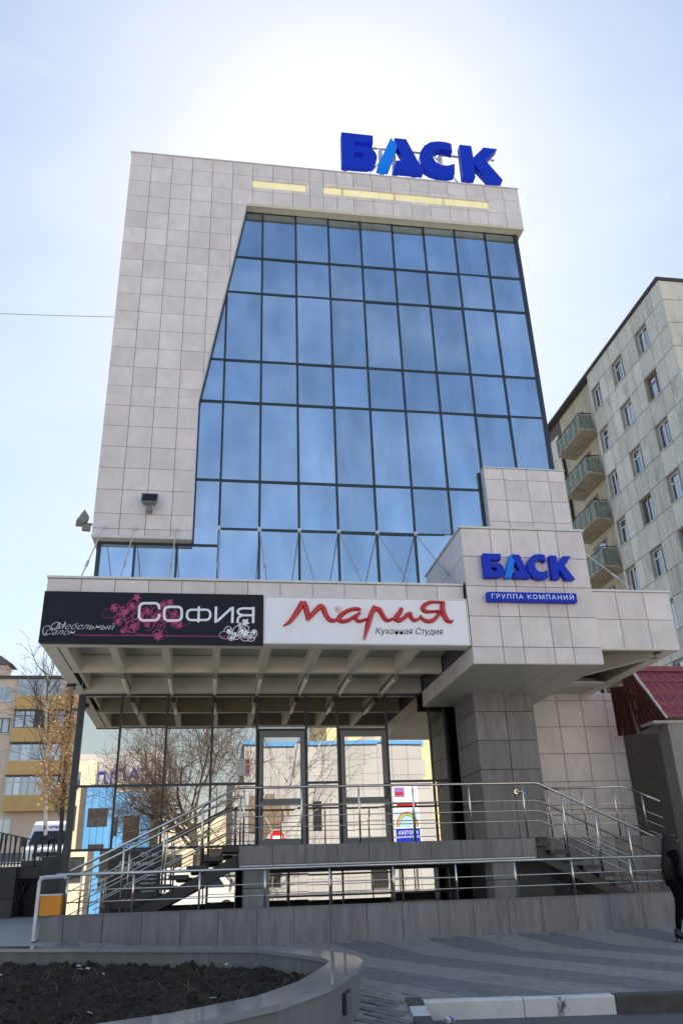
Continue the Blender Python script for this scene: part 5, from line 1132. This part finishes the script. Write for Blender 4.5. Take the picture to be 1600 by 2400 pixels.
tree('white stemmed bare birch mirrored in the left entrance door', (3.2, -27.6, -.85), 8.5, .10, 31, .55, BIRCH, 3, .3, (12, 5, 4), .1, name='bare_tree')

# ------------------------------------------------------------------ woman at the right edge
WM = thing('person', 'person with long brown hair in black clothes and high heels walking right', 'person', (7.47, -5.4, -.675))
BLKC = mat('black_cloth', (.003, .003, .004), .9, var=.2, spec=.1); HAIR = mat('brown_hair', (.020, .010, .007), .7, var=.5, scale=30, stretch=(6, 6, .4)); SKIN = mat('skin', (.50, .30, .22), .5, var=.04); SHOE = mat('black_leather', (.006, .006, .007), .25)
ox, oy, oz = 7.40, -5.4, -.675
V = {'pelvis': (.02, 0, .88, .125, .11), 'waist': (.02, 0, 1.02, .105, .10), 'chest': (.02, 0, 1.19, .135, .11), 'neckb': (.03, 0, 1.33, .07, .07), 'neck': (.045, 0, 1.385, .05, .05), 'head': (.055, 0, 1.47, .085, .085), 'crown': (.05, 0, 1.55, .075, .08),
     'hipL': (.02, -.085, .82, .095, .095), 'kneeL': (-.05, -.085, .49, .062, .062), 'calfL': (-.095, -.085, .34, .056, .056), 'ankL': (-.135, -.085, .135, .036, .036), 'toeL': (.0, -.085, .045, .032, .03),
     'hipR': (.03, .085, .82, .095, .095), 'kneeR': (.10, .085, .49, .062, .062), 'calfR': (.115, .085, .34, .056, .056), 'ankR': (.13, .085, .135, .036, .036), 'toeR': (.27, .085, .045, .032, .03),
     'shL': (.01, -.155, 1.28, .062, .062), 'elL': (-.045, -.20, 1.04, .046, .046), 'wrL': (.05, -.17, .83, .030, .030), 'hdL': (.08, -.165, .77, .026, .036),
     'shR': (.03, .155, 1.28, .062, .062), 'elR': (.02, .20, 1.04, .046, .046), 'wrR': (.12, .17, .85, .030, .030), 'hdR': (.15, .165, .80, .026, .036)}
Ed = [('pelvis', 'waist'), ('waist', 'chest'), ('chest', 'neckb'), ('neckb', 'neck'), ('neck', 'head'), ('head', 'crown'), ('pelvis', 'hipL'), ('hipL', 'kneeL'), ('kneeL', 'calfL'), ('calfL', 'ankL'), ('ankL', 'toeL'), ('pelvis', 'hipR'), ('hipR', 'kneeR'), ('kneeR', 'calfR'), ('calfR', 'ankR'), ('ankR', 'toeR'),
      ('chest', 'shL'), ('shL', 'elL'), ('elL', 'wrL'), ('wrL', 'hdL'), ('chest', 'shR'), ('shR', 'elR'), ('elR', 'wrR'), ('wrR', 'hdR')]
for side in 'LR':           # fingers
    h = V['hd' + side]
    for k in range(4):
        n_ = 'f%d%s' % (k, side); V[n_] = (h[0] + .0 + .022 * (k - 1.5), h[1], h[2] - .05, .010, .010); V[n_ + 'b'] = (h[0] + .012 + .02 * (k - 1.5), h[1] + (.012 if side == 'L' else -.012), h[2] - (.09, .105, .10, .08)[k], .008, .008); Ed += [('hd' + side, n_), (n_, n_ + 'b')]
    V['t' + side] = (h[0] + .045, h[1] + (.01 if side == 'L' else -.01), h[2] - .01, .011, .011); V['t' + side + 'b'] = (h[0] + .058, h[1] + (.02 if side == 'L' else -.02), h[2] - .045, .009, .009); Ed += [('hd' + side, 't' + side), ('t' + side, 't' + side + 'b')]
names = list(V); me = bpy.data.meshes.new('body'); me.from_pydata([(ox + V[n][0], oy + V[n][1], oz + V[n][2]) for n in names], [(names.index(a), names.index(b)) for a, b in Ed], []); me.update()
me.materials.append(BLKC)
body = bpy.data.objects.new('body', me); put(body, WM)
sk = body.modifiers.new('skin', 'SKIN'); sk.use_smooth_shade = True; sv = me.skin_vertices
if not sv:
    bpy.context.view_layer.objects.active = body; body.select_set(True)
    bpy.ops.object.mode_set(mode='OBJECT'); bm = bmesh.new(); bm.from_mesh(me); bm.verts.layers.skin.verify(); bm.to_mesh(me); bm.free()
for i, n in enumerate(names):
    d = me.skin_vertices[0].data[i]; d.radius = (V[n][3], V[n][4]); d.use_root = (n == 'pelvis')
ss = body.modifiers.new('sub', 'SUBSURF'); ss.levels = 2; ss.render_levels = 2
# face patch and hands are skin coloured via separate small meshes
def ellip(c, r, name, m, n=14, cut=None):
    bm = bmesh.new(); bmesh.ops.create_uvsphere(bm, u_segments=n, v_segments=n, radius=1)
    for v in bm.verts: v.co = Vector((c[0] + v.co.x * r[0], c[1] + v.co.y * r[1], c[2] + v.co.z * r[2]))
    if cut: bmesh.ops.delete(bm, geom=[v for v in bm.verts if cut(v.co)], context='VERTS')
    me = bpy.data.meshes.new(name); bm.to_mesh(me); bm.free(); me.materials.append(m); me.polygons.foreach_set('use_smooth', [True] * len(me.polygons)); return put(bpy.data.objects.new(name, me), WM)
ellip((ox + .085, oy, oz + 1.475), (.078, .062, .10), 'face', SKIN)
MB().tube([(ox + .16, oy, oz + 1.50), (ox + .182, oy, oz + 1.462), (ox + .16, oy, oz + 1.452)], [.008, .014, .008], 6).build('nose', SKIN, WM, True)
# hair: long strands from crown over the back
hb = MB(); rn = random.Random(3)
for _ in range(420):
    a = rn.uniform(R(22), R(338)); c_, s_ = math.cos(a), math.sin(a); top = Vector((ox + .04 + .03 * c_, oy + .03 * s_, oz + 1.585)); p1 = Vector((ox + .045 + .105 * c_, oy + .100 * s_, oz + 1.50)); L = rn.uniform(.30, .52)
    p2 = Vector((ox + .02 + .105 * c_, oy + .12 * s_, oz + 1.34)); p3 = Vector((ox + .0 + .11 * c_ - .02, oy + .13 * s_, oz + 1.34 - L * .55)); p4 = p3 + Vector((rn.gauss(-.01, .02), rn.gauss(0, .02), -L * .35))
    hb.tube([top, p1, p2, p3, p4], [.010, .016, .016, .012, .003], 4, cap=False)
hb.build('hair', HAIR, WM, True); ellip((ox + .035, oy, oz + 1.495), (.100, .095, .100), 'scalp_hair', HAIR, cut=lambda c: c.x > ox + .09 and c.z < oz + 1.53)
# jacket: lofted rings over the torso
jk = MB(); vs = []; nr_ = 20; rings = [(.80, .15, .15), (.90, .14, .14), (1.02, .115, .12), (1.14, .125, .13), (1.26, .13, .155), (1.31, .12, .14), (1.35, .07, .075)]
for z, rx, ry in rings:
    for k in range(nr_): a = 2 * math.pi * k / nr_; vs.append((ox + .015 + rx * math.cos(a), oy + (ry + .02) * math.sin(a), oz + z + .012 * math.sin(3 * a)))
jk.add(vs, [(i * nr_ + k, i * nr_ + (k + 1) % nr_, (i + 1) * nr_ + (k + 1) % nr_, (i + 1) * nr_ + k) for i in range(len(rings) - 1) for k in range(nr_)]); jk.build('jacket', BLKC, WM, True)
for sd_, an, to in (('L', 'ankL', 'toeL'), ('R', 'ankR', 'toeR')):
    A, B = Vector(V[an][:3]) + Vector((ox, oy, oz)), Vector(V[to][:3]) + Vector((ox, oy, oz))
    sh = MB(); sh.tube([A + Vector((-.02, 0, .06)), A + Vector((-.02, 0, -.03)), A.lerp(B, .45) + Vector((0, 0, -.018)), B, B + Vector((.075, 0, -.022))], [.047, .050, .042, .040, .014], 12); sho = sh.build('shoe', SHOE, WM, True)
    hl = MB(); hl.tube([A + Vector((-.045, 0, -.03)), A + Vector((-.052, 0, -.08)), A + Vector((-.058, 0, -.132))], [.030, .013, .008], 8); hl.build('heel', SHOE, sho, True)
    so_ = MB(); so_.box(B.x - .05, B.x + .075, B.y - .036, B.y + .036, oz + .002, oz + .02); so_.build('sole', SHOE, sho)
